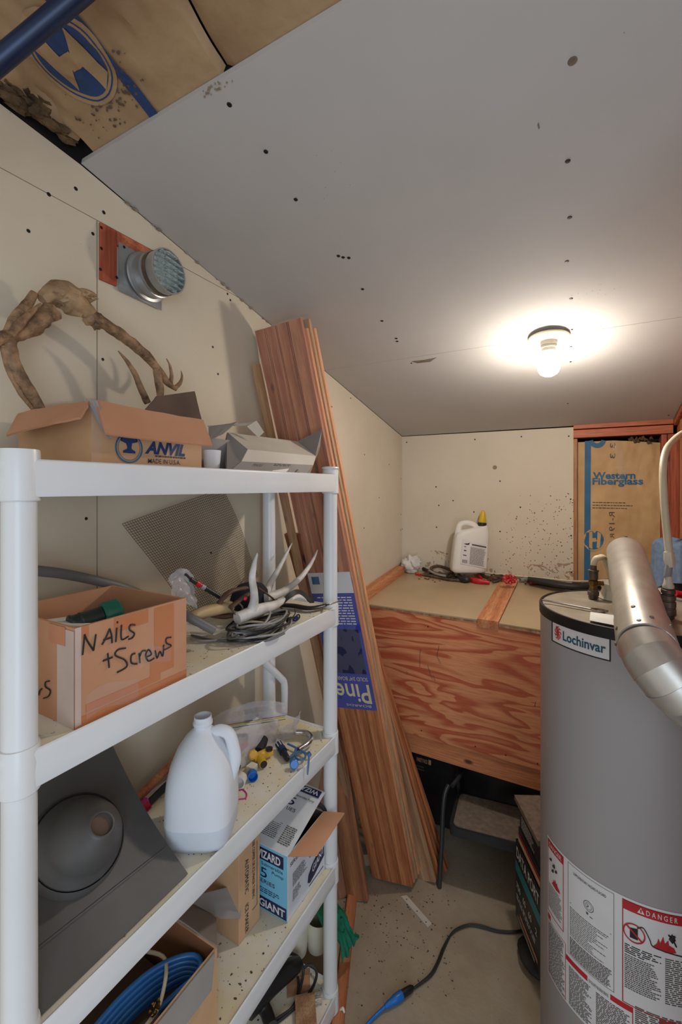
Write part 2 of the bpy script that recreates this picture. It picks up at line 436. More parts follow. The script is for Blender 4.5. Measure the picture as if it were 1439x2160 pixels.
# ================================================================= THE ROOM
def struct(name, bm, m, **k): o = mk(name, bm, m, **k); o['kind'] = 'structure'; return o
bm = B(); box(bm, (XW-.14, -.2, -.06), (XR+.14, YB+.2, 0)); floor_ = struct('floor', bm, 'concrete', smooth=False)
ZS, YSM = 2.273, PX(205, 1000, XW).y
# left wall: dark core with three drywall sheets, open joints between them
bm = B(); face_top = lambda y: CZ(y)+.01
def side_poly(bm, x0, x1, P): slab(bm, [(x1, y, z) for y, z in P], x1-x0, n=V((1, 0, 0)))
side_poly(bm, XW-.1, XW-.0125, [(-.2, 0), (YB+.1, 0), (YB+.1, CZ(YB+.1)-.01), (.62, 2.36), (-.2, 2.36)])
wall_left = struct('wall_left', bm, 'wall_core', smooth=False)
def dw(P, m='drywall', par=None): bm = B(); side_poly(bm, XW-.0122, XW, P); return mk('drywall_sheet', bm, m, wall_left, smooth=False)
yx = .589+(CE0-ZS)/-CES   # where the ceiling meets the long joint
s1 = dw([(-.2, ZS+.001), (yx-.004, ZS+.001), (.589, CE0-.003), (.40, CE0+.02), (-.2, CE0+.02)])
s2 = dw([(-.2, 0), (YSM-.0014, 0), (YSM-.0014, ZS-.001), (-.2, ZS-.001)])
s3 = dw([(YSM+.0014, 0), (YB, 0), (YB, CZ(YB)-.003), (yx, ZS-.001), (YSM+.0014, ZS-.001)])
xn = V((1, 0, 0))
screws(s1, [(PX(x, y, XW), xn) for x, y in ((219, 448), (103, 410), (160, 398))], r=.0045)
screws(s2, [(PX(x, y, XW), xn) for x, y in ((196, 493), (60, 487))], r=.004)
screws(s3, [(PX(x, y, XW), xn) for x, y in ((217, 758), (182, 1094), (449, 732), (460, 789), (480, 620), (486, 633), (445, 1166),
    (672, 760), (680, 790), (700, 858), (698, 950), (740, 840), (769, 959), (821, 980), (768, 1114), (766, 1222), (846, 1010), (845, 1118), (846, 1085), (800, 1050))], r=.0038)
# back wall: framing, one drywall sheet, an open bay with insulation
bm = B(); box(bm, (XW-.1, YB+.10, 0), (XR+.1, YB+.2, 2.02)); wall_back = struct('wall_back', bm, 'dark_void', smooth=False)
xP = PY(1210, 1000, YB).x
bm = B(); slab(bm, [(XW, YB, 0), (xP, YB, 0), (xP, YB, CZ(YB)-.006), (XW, YB, CZ(YB)-.003)], .0122, n=V((0, -1, 0)))
dwb = mk('drywall_sheet', bm, 'drywall_specked', wall_back, smooth=False)
yn = V((0, -1, 0))
screws(dwb, [(PY(x, y, YB), yn) for x, y in ((858, 933), (1002, 927), (1100, 921), (1200, 920), (1055, 1015), (920, 1027), (926, 1066), (921, 1112), (956, 1056), (1055, 1121),
    (1204, 1053), (1205, 1130), (1206, 1207), (1000, 1080), (1098, 1070), (848, 1116))], r=.0042)
bm = B(); c0 = PY(1044, 986, YB); lathe(bm, [(.012, 0), (.011, .001), (.006, .001), (.0045, .0004), (0, .0004)], c0, yn, 14); mk('screw_hole', bm, 'wall_core', dwb)
def part_box(name, lo, hi, m, par, bev=.002): bm = B(); box(bm, lo, hi, 0, bev); return mk(name, bm, m, par, smooth=False)
zt = CZ(YB)
xS = PY(1395, 1000, YB+.02).x
part_box('stud', (xP-.02, YB+.013, 0), (xP+.018, YB+.1, zt-.065), 'fir_z', wall_back)
part_box('top_plate', (xP-.0, YB-.004, zt-.062), (XR+.0, YB+.1, zt-.022), 'fir_red_x', wall_back)
part_box('top_plate', (xP-.0, YB-.012, zt-.018), (XR+.0, YB+.1, zt+.02), 'fir_red_x', wall_back)
part_box('stud', (xS, YB+.01, .9), (xS+.022, YB+.1, zt-.064), 'fir_red_z', wall_back)
part_box('stud', (xS+.024, YB+.004, .9), (XR+.05, YB+.1, zt-.064), 'fir_red_z', wall_back)
# right wall: reddish sheathing between studs
bm = B(); side_poly(bm, XR+.05, XR+.1, [(.6, 0), (YB+.1, 0), (YB+.1, CZ(YB)), (.6, CZ(.6))]); wall_right = struct('wall_right', bm, 'osb_red', smooth=False)
yst = PX(1432, 900, XR).y
part_box('stud', (XR+.0, yst-.19, 0), (XR+.05, yst-.03, CZ(yst)-.05), 'fir_z', wall_right)
part_box('stud', (XR+.02, YB-.06, 0), (XR+.05, YB-.0, CZ(YB)-.07), 'fir_red_z', wall_right)
for (a, b_) in ((0, .028), (.034, .07)):
    bm = B(); side_poly(bm, XR-.0 if a == 0 else XR+.012, XR+.05, [(1.2, CZ(1.2)-b_), (YB-.013, CZ(YB)-b_), (YB-.013, CZ(YB)-a-.002), (1.2, CZ(1.2)-a-.002)])
    mk('rafter_plate', bm, 'fir_red_x', wall_right, smooth=False)
bm = B(); tube(bm, [PX(1412, 1035, XR+.045), PX(1422, 1040, XR+.045), PX(1436, 1032, XR+.045)], [.004, .012, .003], 8, wob=.5); mk('knot_hole', bm, 'dark_void', wall_right)
# ceiling: grey boards below rafters
YJ = 1.651
bm = B(); slab(bm, [(XW-.02, .60, CZ(.60)+.014), (XR+.05, .60, CZ(.60)+.014), (XR+.05, YB+.1, CZ(YB+.1)+.014), (XW-.02, YB+.1, CZ(YB+.1)+.014)][::-1], -.06, n=V((0, CES, -1)).normalized()*-1)
ceiling = struct('ceiling', bm, 'wall_core', smooth=False)
cn = V((0, CES, -1)).normalized()
def cpan(y0, y1): bm = B(); slab(bm, [(XW+.001, y0, CZ(y0)), (XR, y0, CZ(y0)), (XR, y1, CZ(y1)), (XW+.001, y1, CZ(y1))], .0125, n=cn); return mk('ceiling_panel', bm, 'ceiling_grey', ceiling, smooth=False)
cp1 = cpan(.589, YJ-.0006); cp2 = cpan(YJ+.0006, YB-.001)
screws(cp1, [(PC(x, y), cn) for x, y in ((484, 221), (561, 320), (624, 421), (714, 540), (724, 543), (736, 544), (765, 610), (1198, 340), (1202, 459), (1196, 552), (1205, 630), (806, 677), (836, 714), (838, 720))], r=.0052)
screws(cp2, [(PC(x, y), cn) for x, y in ((1207, 695), (1205, 731), (1204, 763), (1411, 876), (1198, 851), (868, 766))], r=.004)
bm = B(); lathe(bm, [(.0075, 0), (.006, .0008), (.004, .001), (0, .0005)], PC(1208, 129), cn, 14); mk('nail_dimple', bm, 'step_grip', cp1)
bm = B(); slab(bm, [PC(868, 762), PC(895, 759), PC(921, 754), PC(908, 763), PC(880, 766)], .0006, n=cn*-1); mk('torn_patch', bm, 'step_grip', cp1, smooth=False)
bm = B(); slab(bm, [PC(1134, 262), PC(1137, 258), PC(1139, 270), PC(1136, 272)], .0006, n=cn*-1); mk('scratch', bm, 'step_grip', cp1, smooth=False)
# chipped edge crumbs of plaster along the ceiling joint
bm = B()
for i in range(26):
    p = PC(random.uniform(418, 490), random.uniform(166, 200)); p.y = .589+random.uniform(0, .012); p.z = CZ(p.y)-.001
    blob(bm, p, random.uniform(.001, .0028), i, .6, 1)
for i in range(22):
    t = random.random(); y = .7+t*.9; blob(bm, (XW+.004, y, CZ(y)-.004), random.uniform(.002, .007), i, .7, 1, sc=(1, 2, .6))
mk('plaster_crumbs', bm, 'wall_core', ceiling, kind='stuff')
for (a, c_) in (((655, 764), (720, 800)), ((480, 616), (560, 672)), ((166, 340), (300, 460))):
    pass
# insulation batts above the open front of the ceiling
CB = .004
def batt_pt(x, y): k = max(0, min(1, (.60-y)/.09)); return V((x, y, CZ(y)+.014+CB*k+k*(.022*abs(noise.noise(V((x*7, y*7, 1))))+.012*abs(noise.noise(V((x*21, y*13, 4)))))))
def batt(x0, x1, y0=-.15, y1=.597):
    bm = B()
    def fn(a, b_):
        p = batt_pt(x0+(x1-x0)*a, y0+(y1-y0)*b_)
        e = min(a, 1-a)*abs(x1-x0); p.z += .016*max(0, 1-e/.008)
        return p
    sheet(bm, fn, 40, 60); return mk('insulation_batt', bm, 'kraft', None)
XM = PC(420, 85, -CB).x
b1 = batt(XW+.03, XM-.002); b1['label'] = 'brown kraft insulation facing with blue stripe and round logo, above shelf'; b1['category'] = 'insulation'
b2 = batt(XM+.002, XR+.05); b2['label'] = 'plain brown kraft insulation facing beside the striped one, upper middle'; b2['category'] = 'insulation'
def PB(px, py): q = PC(px, py, -CB-.012); return q
def bfn(u, v):  # u,v in metres on the batt (x, y)
    p = batt_pt(u, v); p.z -= .0035; return p
sx = PB(330, 245).x; sx2 = PB(245, 165).x
patch('blue_stripe', bfn, sx-.012, -.14, sx+.012, .605, 'print_blue', b1, 4, 60)
lc = PB(150, 130); LR = .066
bm = B()
def disc_fn(r0, r1, a0, a1, n=40, off=0):
    for i in range(n):
        t0 = a0+(a1-a0)*i/n; t1 = a0+(a1-a0)*(i+1)/n
        def q(r, t):
            p = bfn(lc.x+math.cos(t)*r, lc.y+math.sin(t)*r); p.z -= off; return p
        m_ = 10
        for j in range(m_):
            ra, rb = r0+(r1-r0)*j/m_, r0+(r1-r0)*(j+1)/m_
            face(bm, [q(ra, t0), q(rb, t0), q(rb, t1), q(ra, t1)])
disc_fn(0.0001, LR+.009, 0, 2*math.pi, off=.0007); mk('logo_ground', bm, 'kraft', b1)
bm = B(); disc_fn(LR-.001, LR+.0015, 0, 2*math.pi, off=.0016); disc_fn(0, LR-.006, 0, 2*math.pi, off=.0015); mk('round_logo', bm, 'print_blue', b1)
bm = B()
def hp(P):
    def g(a, b_):
        u = (P[0][0]*(1-a)+P[1][0]*a)*(1-b_)+(P[3][0]*(1-a)+P[2][0]*a)*b_; v = (P[0][1]*(1-a)+P[1][1]*a)*(1-b_)+(P[3][1]*(1-a)+P[2][1]*a)*b_
        p = bfn(lc.x+u*LR, lc.y+v*LR); p.z -= .0027; return p
    sheet(bm, g, 8, 8)
hp([(-.62, -.66), (-.2, -.9), (-.2, -.05), (-.62, -.05)]); hp([(-.62, -.05), (-.2, -.05), (-.2, .15), (-.62, .6)]); hp([(.2, -.15), (.62, -.6), (.62, .05), (.2, .05)])
hp([(.2, .05), (.62, .05), (.62, .66), (.2, .9)]); hp([(-.2, -.2), (.2, -.2), (.2, .2), (-.2, .2)])
mk('logo_letter', bm, 'kraft', b1)
bm = B()
for i in range(150):
    c = PB(random.gauss(225, 32), random.gauss(195, 42)); u, v = c.x, c.y
    if v > .58: continue
    r = random.uniform(.0012, .005); k = random.uniform(0, 6.3)
    face(bm, [bfn(u+math.cos(k+j)*r*random.uniform(.5, 1.3), v+math.sin(k+j)*r*random.uniform(.4, 1))-V((0, 0, .0004)) for j in (0, 1, 2.1, 3.2, 4.3, 5.3)])
mk('rust_spots', bm, 'card_dark', b1, kind='stuff')
bm = B(); box(bm, (XW-.12, -.2, 2.68), (XR+.1, .70, 2.70)); box(bm, (XW-.12, -.2, 2.34), (XW-.013, .70, 2.68)); box(bm, (XW-.013, .603, CZ(.603)+.016), (XR+.1, .64, 2.68)); struct('light_leak_cover', bm, 'dark_void', smooth=False)  # added dark cover around the batts, stops outside light leaking in
# fluff and flattened edge strip along the left wall top
bm = B()
for i in range(260):
    y = random.uniform(.05, .56); blob(bm, (XW+.02+random.uniform(-.01, .02), y, CE0+.03+random.uniform(-.012, .02)), random.uniform(.005, .013), i, .9, 2, sc=(1, 1.8, .7), fr=2.5)
mk('insulation_fluff', bm, 'fluff', None, 'dark matted insulation fluff poking out along top of left wall', 'insulation')
bm = B(); sheet(bm, lambda a, b_: (XW+.022+.06*a, .0+.57*b_, CE0+.030+.035*a+.012*noise.noise(V((a*2, b_*9, 0)))), 8, 40, .001)
mk('torn_paper_edge', bm, 'kraft', None, 'long torn brown paper edge hanging beside the dark insulation fluff', 'paper')
# blue pipe across the top left corner
bm = B(); z0 = CE0+.0; pa, pb = PD(-60, 178, .66), PD(235, -68, .66)
tube(bm, [pa+(pa-pb)*.4, pb+(pb-pa)*.4], .0145, 24)
mk('overhead_pipe', bm, 'blue_pipe', None, 'dark blue pipe crossing under the insulation in the top left corner', 'pipe')
# insulation in the back bay
yI = YB+.03
def ib(a, b_):
    x = xP+.02+(xS-xP-.022)*a; z = .9+(zt-.082-.9)*b_
    if b_ > .9: z -= .035*max(0, a-.45)*(b_-.9)/.1
    return V((x, yI-.012*math.sin(math.pi*min(1, a*1.02))+.006*noise.noise(V((x*16, 2, z*9)))+.004*noise.noise(V((x*50, 9, z*30))), z))
bm = B(); sheet(bm, ib, 40, 60); ins = mk('insulation_batt', bm, 'kraft_back', None, 'tan paper-faced insulation with blue stripe between the studs of back wall', 'insulation')
W_ = xS-xP-.022; H_ = zt-.082-.9
def ibp(px, py): p = PY(px, py, yI-.01); return ((p.x-xP-.02)/W_, (p.z-.9)/H_)
def ibf(u, v): return ib(u, v)-V((0, .0016, 0))
def ibpx(px, py): return ibf(*ibp(px, py))
def ibline(pts, name, m):
    bm = B(); face(bm, [ibpx(*p) for p in pts]); mk(name, bm, m, ins, smooth=False)
bm = B(); sheet(bm, lambda a, b_: ibpx(1234-2*b_+13*a, 930+310*b_), 2, 30); mk('blue_stripe', bm, 'print_blue_back', ins)
p0 = ibp(1251, 1011); p1 = ibp(1341, 996); text('print_western', 'Western', ibf, p1[0]-p0[0], ibp(1251, 996)[1]-p0[1], 'print_blue_back', ins, *p0, bold=.03)
p0 = ibp(1250, 1027); p1 = ibp(1357, 1010); text('print_fiberglass', 'Fiberglass', ibf, p1[0]-p0[0], ibp(1250, 1008)[1]-p0[1], 'print_blue_back', ins, *p0, bold=.03)
a0 = ibp(1250, 1072); a1 = ibp(1338, 1056); rects('fine_print', ibf, fine_print(a0[0], a0[1], a1[0], a1[1], 3, .3), 'print_grey', ins)
def rot_text(s, px0, py0, px1, py1, m='ink_black'):
    # lettering turned a quarter clockwise: reads downwards
    f_ = lambda u, v: ibpx(px0+(px1-px0)*v, py0+(py1-py0)*u)
    text('hand_stamp', s, f_, 1, 1, m, ins)
rot_text('R-19', 1297, 1080, 1285, 1120, 'print_grey'); rot_text('R', 1296, 1126, 1287, 1136, 'print_grey'); rot_text('3', 1298, 935, 1287, 945, 'print_grey'); rot_text('3', 1298, 957, 1287, 967, 'print_grey')
cx_, cy_ = 1254, 1139
bm = B()
def ring(r0, r1, off, n=36):
    for i in range(n):
        t0, t1 = 2*math.pi*i/n, 2*math.pi*(i+1)/n
        face(bm, [ibpx(cx_+math.cos(t)*r, cy_+math.sin(t)*r)-V((0, off, 0)) for r, t in ((r0, t0), (r1, t0), (r1, t1), (r0, t1))])
ring(.1, 23.5, .0006); mk('logo_ground', bm, 'kraft_back', ins); bm = B(); ring(.1, 20, .0012); mk('round_logo', bm, 'print_blue_back', ins); bm = B()
for P in ([(-11, -16), (-4, -19), (-4, 19), (-11, 16)], [(7, -18), (14, -13), (12, 12), (16, 10), (9, 18), (5, 16)], [(-4, -4), (8, -4), (8, 4), (-4, 4)]):
    face(bm, [ibpx(cx_+u, cy_+v)-V((0, .002, 0)) for u, v in P])
mk('logo_letter', bm, 'kraft_back', ins)
bm = B(); cx_, cy_ = 1260, 926; ring(9, 19, .0008, 30); bm2 = bm
for f_ in [f for f in bm.faces if max(v.co.z for v in f.verts) > ibpx(1260, 927).z]: bm.faces.remove(f_)
mk('half_logo', bm, 'print_blue_back', ins)
bm = B(); sheet(bm, lambda a, b_: ibpx(1289+22*a+14*b_, 930+72*b_)-V((0, .003+.002*math.sin(b_*9), 0)), 3, 12); mk('plastic_strip', bm, 'clear_film', ins, label='shiny clear tape strip hanging at the top')
bm = B()
for i in range(14): blob(bm, PY(1330+i*3.4, 928+random.uniform(-5, 6), YB+.02), .008, i, .9, 1)
mk('torn_fluff', bm, 'fluff', ins)
# ================================================================= BULB AND HOLDER
pb_ = PC(1158, 710); t = thing('ceiling_light', 'bare lit bulb in a white porcelain holder on the grey ceiling', 'light', tuple(pb_))
nrm = (V((0, 0, -1))*.75+cn*.25).normalized()
bm = B(); lathe(bm, [(0, -.001), (.062, 0), (.064, .004), (.060, .010), (.050, .014), (.026, .017), (.026, .030), (.024, .031), (.0235, .036), (.0255, .037), (.0255, .040), (.022, .041), (.0225, .052), (.020, .054), (.017, .054), (.017, .050), (0, .05)], pb_, nrm, 48); mk('lamp_holder', bm, 'porcelain', t)
bm = B(); lathe(bm, [(.0638, .0022), (.0646, .003), (.0638, .0038)], pb_, nrm, 48); mk('holder_rim', bm, 'hose_ivory', t)
bm = B(); lathe(bm, [(.014, .050), (.0165, .058), (.022, .070), (.031, .083), (.0355, .098), (.0345, .112), (.027, .126), (.014, .134), (0, .136)], pb_, nrm, 32)
for f in bm.faces: f.material_index = 1 if (f.calc_center_median()-pb_).dot(nrm) < .104 else 0
mk('bulb', bm, None, t, ms=['bulb_glow', 'bulb_neck_glow'])
# ================================================================= SHELVING UNIT
SX0, SX1, SY0, SY1 = -.967, -.678, .300, 1.217
PXF, PXB, PYL, PYR = -.702, -.943, .3266, 1.1935
LV = [1.690, 1.2805, .8835, .4835, .084]; FH = .0535
shelf = thing('shelving_unit', 'white plastic five-tier shelving unit along the left wall', 'shelves', ((SX0+SX1)/2, (SY0+SY1)/2, 0))
posts = [(PXF, PYL), (PXF, PYR), (PXB, PYL), (PXB, PYR)]
for k, zt_ in enumerate(LV):
    sh = B(); z1, z0 = zt_, zt_-FH
    # outline of the skirt with rounded corners, rolled at the top lip
    def outline(ins, r=.026, n=6):
        P = []; x0, x1, y0, y1 = SX0+ins, SX1-ins, SY0+ins, SY1-ins; r_ = max(.004, r-ins)
        for cx_, cy_, a0 in ((x1-r_, y0+r_, -90), (x1-r_, y1-r_, 0), (x0+r_, y1-r_, 90), (x0+r_, y0+r_, 180)):
            for j in range(n+1): a = math.radians(a0+90*j/n); P.append((cx_+r_*math.cos(a), cy_+r_*math.sin(a)))
        return P
    slab(sh, [(x, y, z1-.005) for x, y in outline(.0065)], .011, n=V((0, 0, 1)), mi=1)
    prof = [(.009, z1-.006), (.006, z1-.0015), (.003, z1), (.0008, z1-.002), (0, z1-.006), (.001, z1-.018), (.0, z1-.03), (.0, z0+.002), (.001, z0), (.004, z0), (.005, z0+.006), (.006, z1-.014)]
    prev = None; first = None
    for ins, z in prof:
        rg = [sh.verts.new((x, y, z)) for x, y in outline(ins)]
        if prev:
            for j in range(len(rg)): sh.faces.new((prev[j], prev[(j+1) % len(rg)], rg[(j+1) % len(rg)], rg[j]))
        prev = rg
    for (x, y) in posts:   # sockets moulded into the corners
        top = z1+(.0135 if k == 0 else .006)
        lathe(sh, [(0, z0-.006), (.0245, z0-.006), (.0262, z0-.004), (.0258, z0+.01), (.0252, top-.004), (.0245, top), (.0225, top+.0005), (0, top+.0005)], (x, y, 0), n=28)
        if k: # gusset ramp
            s1_ = 1 if x < -.8 else -1; s2_ = 1 if y < .7 else -1
            face(sh, [(x+s1_*.02, y+s2_*.02, z1+.004), (x+s1_*.05, y, z1-.004), (x, y+s2_*.05, z1-.004)])
    for i in range(1, 4):
        y = SY0+(SY1-SY0)*i/4; box(sh, (SX0+.01, y-.002, z1-.04), (SX1-.012, y+.002, z1-.0165))
    mk('shelf', sh, None, shelf, ms=['white_plastic', 'shelf_deck'], angle=30)
for k in range(4):
    for (x, y) in posts:
        ps = B(); za, zb = LV[k+1]+.0065, LV[k]-FH-.0062
        lathe(ps, [(0, za), (.0222, za), (.0222, za+.01), (.0218, (za+zb)/2), (.0215, zb), (0, zb)], (x, y, 0), n=28); mk('post', ps, 'white_plastic', shelf)
for (x, y) in posts:
    ps = B(); lathe(ps, [(0, 0), (.02, 0), (.022, .005), (.0222, LV[4]-FH-.0062), (0, LV[4]-FH-.0062)], (x, y, 0), n=24); mk('foot', ps, 'white_plastic', shelf)
for i, (x, y) in enumerate(posts):
    if i == 1 or i == 3:
        ps = B(); lathe(ps, [(0, 0), (.0235, 0), (.0235, .003), (.0265, .0035), (.0275, .005), (.026, .009), (.015, .0105), (0, .011)], (x, y, LV[0]+.0142), n=28); mk('post_cap', ps, 'white_plastic', shelf)
# crumbs and dirt on each deck
for k, n_, rng in ((1, 50, (.62, 1.15)), (2, 110, (.62, 1.16)), (3, 190, (.5, 1.16)), (4, 90, (.5, 1.16))):
    bm = B()
    for i in range(n_):
        y = random.uniform(*rng); x = random.triangular(SX0+.03, SX1-.015, SX1-.03)
        r = random.choice([.0008, .001, .0012, .0016, .0022 if k > 2 else .0014])
        blob(bm, (x, y, LV[k]-.0045), r, i, .8, 1, sc=(random.uniform(.6, 2), random.uniform(.6, 1.6), .35))
    mk('debris', bm, 'debris', None, ['', 'dark crumbs scattered on second shelf', 'dark crumbs scattered on the middle shelf deck', 'dark crumbs scattered on the fourth shelf beside pump box', 'dark crumbs scattered on the lowest shelf deck'][k], 'debris', kind='stuff')
# ================================================================= WATER HEATER
TR = .225; TC = V((.1037, 1.4345, 0)); TZ = 1.321
tank = thing('water_heater', 'tall grey cylindrical water heater with black top rim on the right', 'water heater', tuple(TC))
def cyl(a, z, r): return V((TC.x+r*math.cos(a), TC.y+r*math.sin(a), z))
bm = B(); lathe(bm, [(0, .02), (TR-.003, .02), (TR, .03), (TR, TZ-.024), (0, TZ-.024)], TC, n=96); mk('tank_jacket', bm, 'tank_grey', tank)
bm = B(); lathe(bm, [(TR-.001, TZ-.028), (TR+.0025, TZ-.028), (TR+.003, TZ-.004), (TR+.0015, TZ-.001), (TR-.002, TZ), (TR-.006, TZ-.003), (TR-.006, TZ-.012)], TC, n=96); mk('top_rim', bm, 'screw_black', tank)
bm = B(); lathe(bm, [(TR-.0055, TZ-.004), (TR-.02, TZ-.001), (0, TZ+.002)], TC, n=72); mk('tank_lid', bm, 'tank_top', tank)
bm = B(); lathe(bm, [(0, 0), (TR-.02, 0), (TR-.02, .021), (0, .021)], TC, n=48); mk('base', bm, 'black_rubber', tank)
def ang(px, z=1.0):
    q = ray(px, 1028); a = q.x**2+q.y**2; b_ = -2*(q.x*TC.x+q.y*TC.y); c = TC.x**2+TC.y**2-TR**2
    D = max(b_*b_-4*a*c, 0); t_ = (-b_-math.sqrt(D))/(2*a); p = q*t_; return math.atan2(p.y-TC.y, p.x-TC.x), t_
def zat(px, py): return H+(HY-py)/F*ang(px)[1]
def tfn(px0, px1, z0, z1, off=.0012):
    a0, a1 = ang(px0)[0], ang(px1)[0]
    if a0 > 0: a0 -= 2*math.pi
    if a1 > 0: a1 -= 2*math.pi
    return lambda u, v: cyl(a0+(a1-a0)*u, z0+(z1-z0)*v, TR+off)
mat('badge_teal', (20, 84, 112), .5)
# maker's badge
zb1, zb0 = zat(1230, 1332), zat(1230, 1374)
f0 = tfn(1166, 1288, zat(1166, 1354), zat(1166, 1302), .0008)
bz1, bz0 = zat(1285, 1343), zat(1285, 1394)
f0 = tfn(1164.5, 1289, bz0-.0012, bz1+.0008, .0008); patch('badge_border', f0, 0, 0, 1, 1, 'ink_black', tank, 16, 1)
f1 = tfn(1167.5, 1286, bz0+.0025, bz1-.002, .0016); patch('badge', f1, 0, 0, 1, 1, 'label_white', tank, 16, 1)
f2 = tfn(1167.5, 1286, bz0+.0025, bz1-.002, .0024)
text('badge_lettering', 'Lochinvar', f2, .70, .46, 'badge_teal', tank, .255, .24, bold=.022)
L = []
bm = B()
for k in range(9):   # small red rampant emblem made of strokes
    a = k*2*math.pi/9; stroke(bm, f2, [(.14+.012*math.cos(a), .5+.05*math.sin(a)), (.14+.055*math.cos(a+.3), .5+.27*math.sin(a+.3)), (.14+.075*math.cos(a-.1), .5+.33*math.sin(a-.1))], .0011)
blob(bm, f2(.14, .5), .0045, 3, .4, 1); blob(bm, f2(.13, .74), .003, 3, .4, 1); mk('badge_emblem', bm, 'ink_red', tank)
# wrap-around warning sheet
lz1 = zat(1306, 1885); lz0 = zat(1178, 2088)
lf = tfn(1156, 1600, lz0, lz1, .0008)
a0, a1 = ang(1156)[0], 0
def _a(px): q = ang(px)[0]; return q-2*math.pi if q > 0 else q
A0, A1 = _a(1156), _a(1439)+1.15
lf = lambda u, v, off=.0008: cyl(A0+(A1-A0)*u, lz0+(lz1-lz0)*v, TR+off)
U = lambda px: (_a(px)-A0)/(A1-A0)
Vz = lambda px, py: (zat(px, py)-lz0)/(lz1-lz0)
lab = B(); sheet(lab, lambda a, b_: lf(a, b_), 60, 1); lab = mk('warning_sheet', lab, 'label_white', tank)
lp = lambda u, v: lf(u, v, .0014); lq = lambda u, v: lf(u, v, .0020)
def band(u0, v0, u1, v1, m, name='print_band'): return patch(name, lp, u0, v0, u1, v1, m, lab, max(2, int(abs(u1-u0)*40)), 1)
def frame(u0, v0, u1, v1, m, t_=.0035, tv=.005):
    bm = B()
    for q in ((u0, v0, u1, v0+tv), (u0, v1-tv, u1, v1), (u0, v0, u0+t_, v1), (u1-t_, v0, u1, v1)):
        sheet(bm, lambda a, b_: lp(q[0]+(q[2]-q[0])*a, q[1]+(q[3]-q[1])*b_), max(1, int(abs(q[2]-q[0])*40)), 1)
    mk('print_frame', bm, m, lab, smooth=False)
u1_, u2_, u3_, u4_, u5_ = U(1190), U(1199), U(1296), U(1313), .97
frame(.006, .46, u1_, .985, 'ink_red'); band(.006, .925, u1_, .985, 'ink_red'); text('danger_word', 'DANGER', lq, u1_-.03, .03, 'label_white', lab, .018, .94)
rects('fine_print', lp, fine_print(.014, .50, u1_-.008, .68, 13), 'print_grey', lab)
def flames(uc, vc, s):
    bm = B(); face(bm, [lq(uc+x*s*.5, vc+y*s) for x, y in ((-1, -.4), (-.6, 0), (-.45, .45), (-.3, .1), (-.05, .7), (.1, .15), (.4, .5), (.45, .1), (.9, -.05), (1.1, -.4), (.2, -.55))]); mk('flame_mark', bm, 'ink_red', lab, smooth=False)
flames((.006+u1_)*.55, .72, .055)
bm = B()
for x, y, r in ((.3, .86, .006), (.5, .84, .008), (.62, .82, .006), (.44, .80, .006)): blob(bm, lq(u1_*x, y), r*.7, x*9, .7, 1, sc=(1, .4, 1))
mk('figure_mark', bm, 'ink_black', lab)
frame(u2_, .36, u3_, .985, 'print_grey', .0015, .0025)
text('sheet_heading', 'SUPPLEMENTARY HAZARD PLACARD', lq, (u3_-u2_)*.7, .018, 'ink_black', lab, u2_+(u3_-u2_)*.15, .93)
bm = B(); mu = (u2_+u3_)/2
for i in range(20):
    t0, t1 = 2*math.pi*i/20, 2*math.pi*(i+1)/20
    for r0, r1 in ((.030, .033), (.019, .021)):
        face(bm, [lq(mu+math.cos(t)*r*.62, .80+math.sin(t)*r) for r, t in ((r0, t0), (r1, t0), (r1, t1), (r0, t1))])
stroke(bm, lq, [(mu-.006, .81), (mu, .80), (mu-.008, .79)], .0006); mk('round_mark', bm, 'print_grey', lab)
rects('fine_print', lp, [(u2_+.01, .715, u3_-.01, .719), (mu-.01, .74, mu-.002, .755), (mu+.004, .735, mu+.016, .74)]+fine_print(u2_+.01, .50, u3_-.02, .70, 16, .35, .05, .5), 'print_grey', lab)
rects('fine_print', lp, fine_print(u2_+.01, .37, u3_-.008, .49, 12, .6, .05, .1), 'print_grey', lab)
frame(u4_, .34, u5_, .985, 'ink_red'); band(u4_, .925, u5_, .985, 'ink_red')
text('danger_word', 'D A N G E R', lq, U(1429)-U(1363), .032, 'label_white', lab, U(1363), .939, bold=.01)
ut = U(1352)
bm = B(); face(bm, [lq(ut-.012, .938), lq(ut+.012, .938), lq(ut, .975)]); mk('warning_triangle', bm, 'label_white', lab, smooth=False)
bm = B(); face(bm, [lf(ut-.002, .945, .0026), lf(ut+.002, .945, .0026), lf(ut+.003, .965, .0026), lf(ut-.003, .965, .0026)]); mk('warning_mark', bm, 'ink_red', lab, smooth=False)
uc = U(1338); ring_c = (uc, .80)
bm = B(); face(bm, [lf(uc-.014, .765, .0018), lf(uc+.012, .765, .0018), lf(uc+.012, .835, .0018), lf(uc-.014, .825, .0018)]); mk('can_mark', bm, 'ink_black', lab, smooth=False)
bm = B()
for i in range(28):
    t0, t1 = 2*math.pi*i/28, 2*math.pi*(i+1)/28
    face(bm, [lf(uc+math.cos(t)*r*.62, .80+math.sin(t)*r, .0026) for r, t in ((.052, t0), (.059, t0), (.059, t1), (.052, t1))])
face(bm, [lf(uc-.028, .832, .0026), lf(uc-.024, .84, .0026), lf(uc+.028, .768, .0026), lf(uc+.024, .76, .0026)])
mk('prohibition_ring', bm, 'ink_red', lab, smooth=False)
bm = B(); stroke(bm, lq, [(uc+.01, .84), (uc+.03, .855), (uc+.05, .80), (uc+.06, .765), (uc+.1, .755), (uc+.2, .74), (uc+.3, .73)], .0011); mk('hose_mark', bm, 'ink_black', lab)
flames(U(1400), .79, .075)
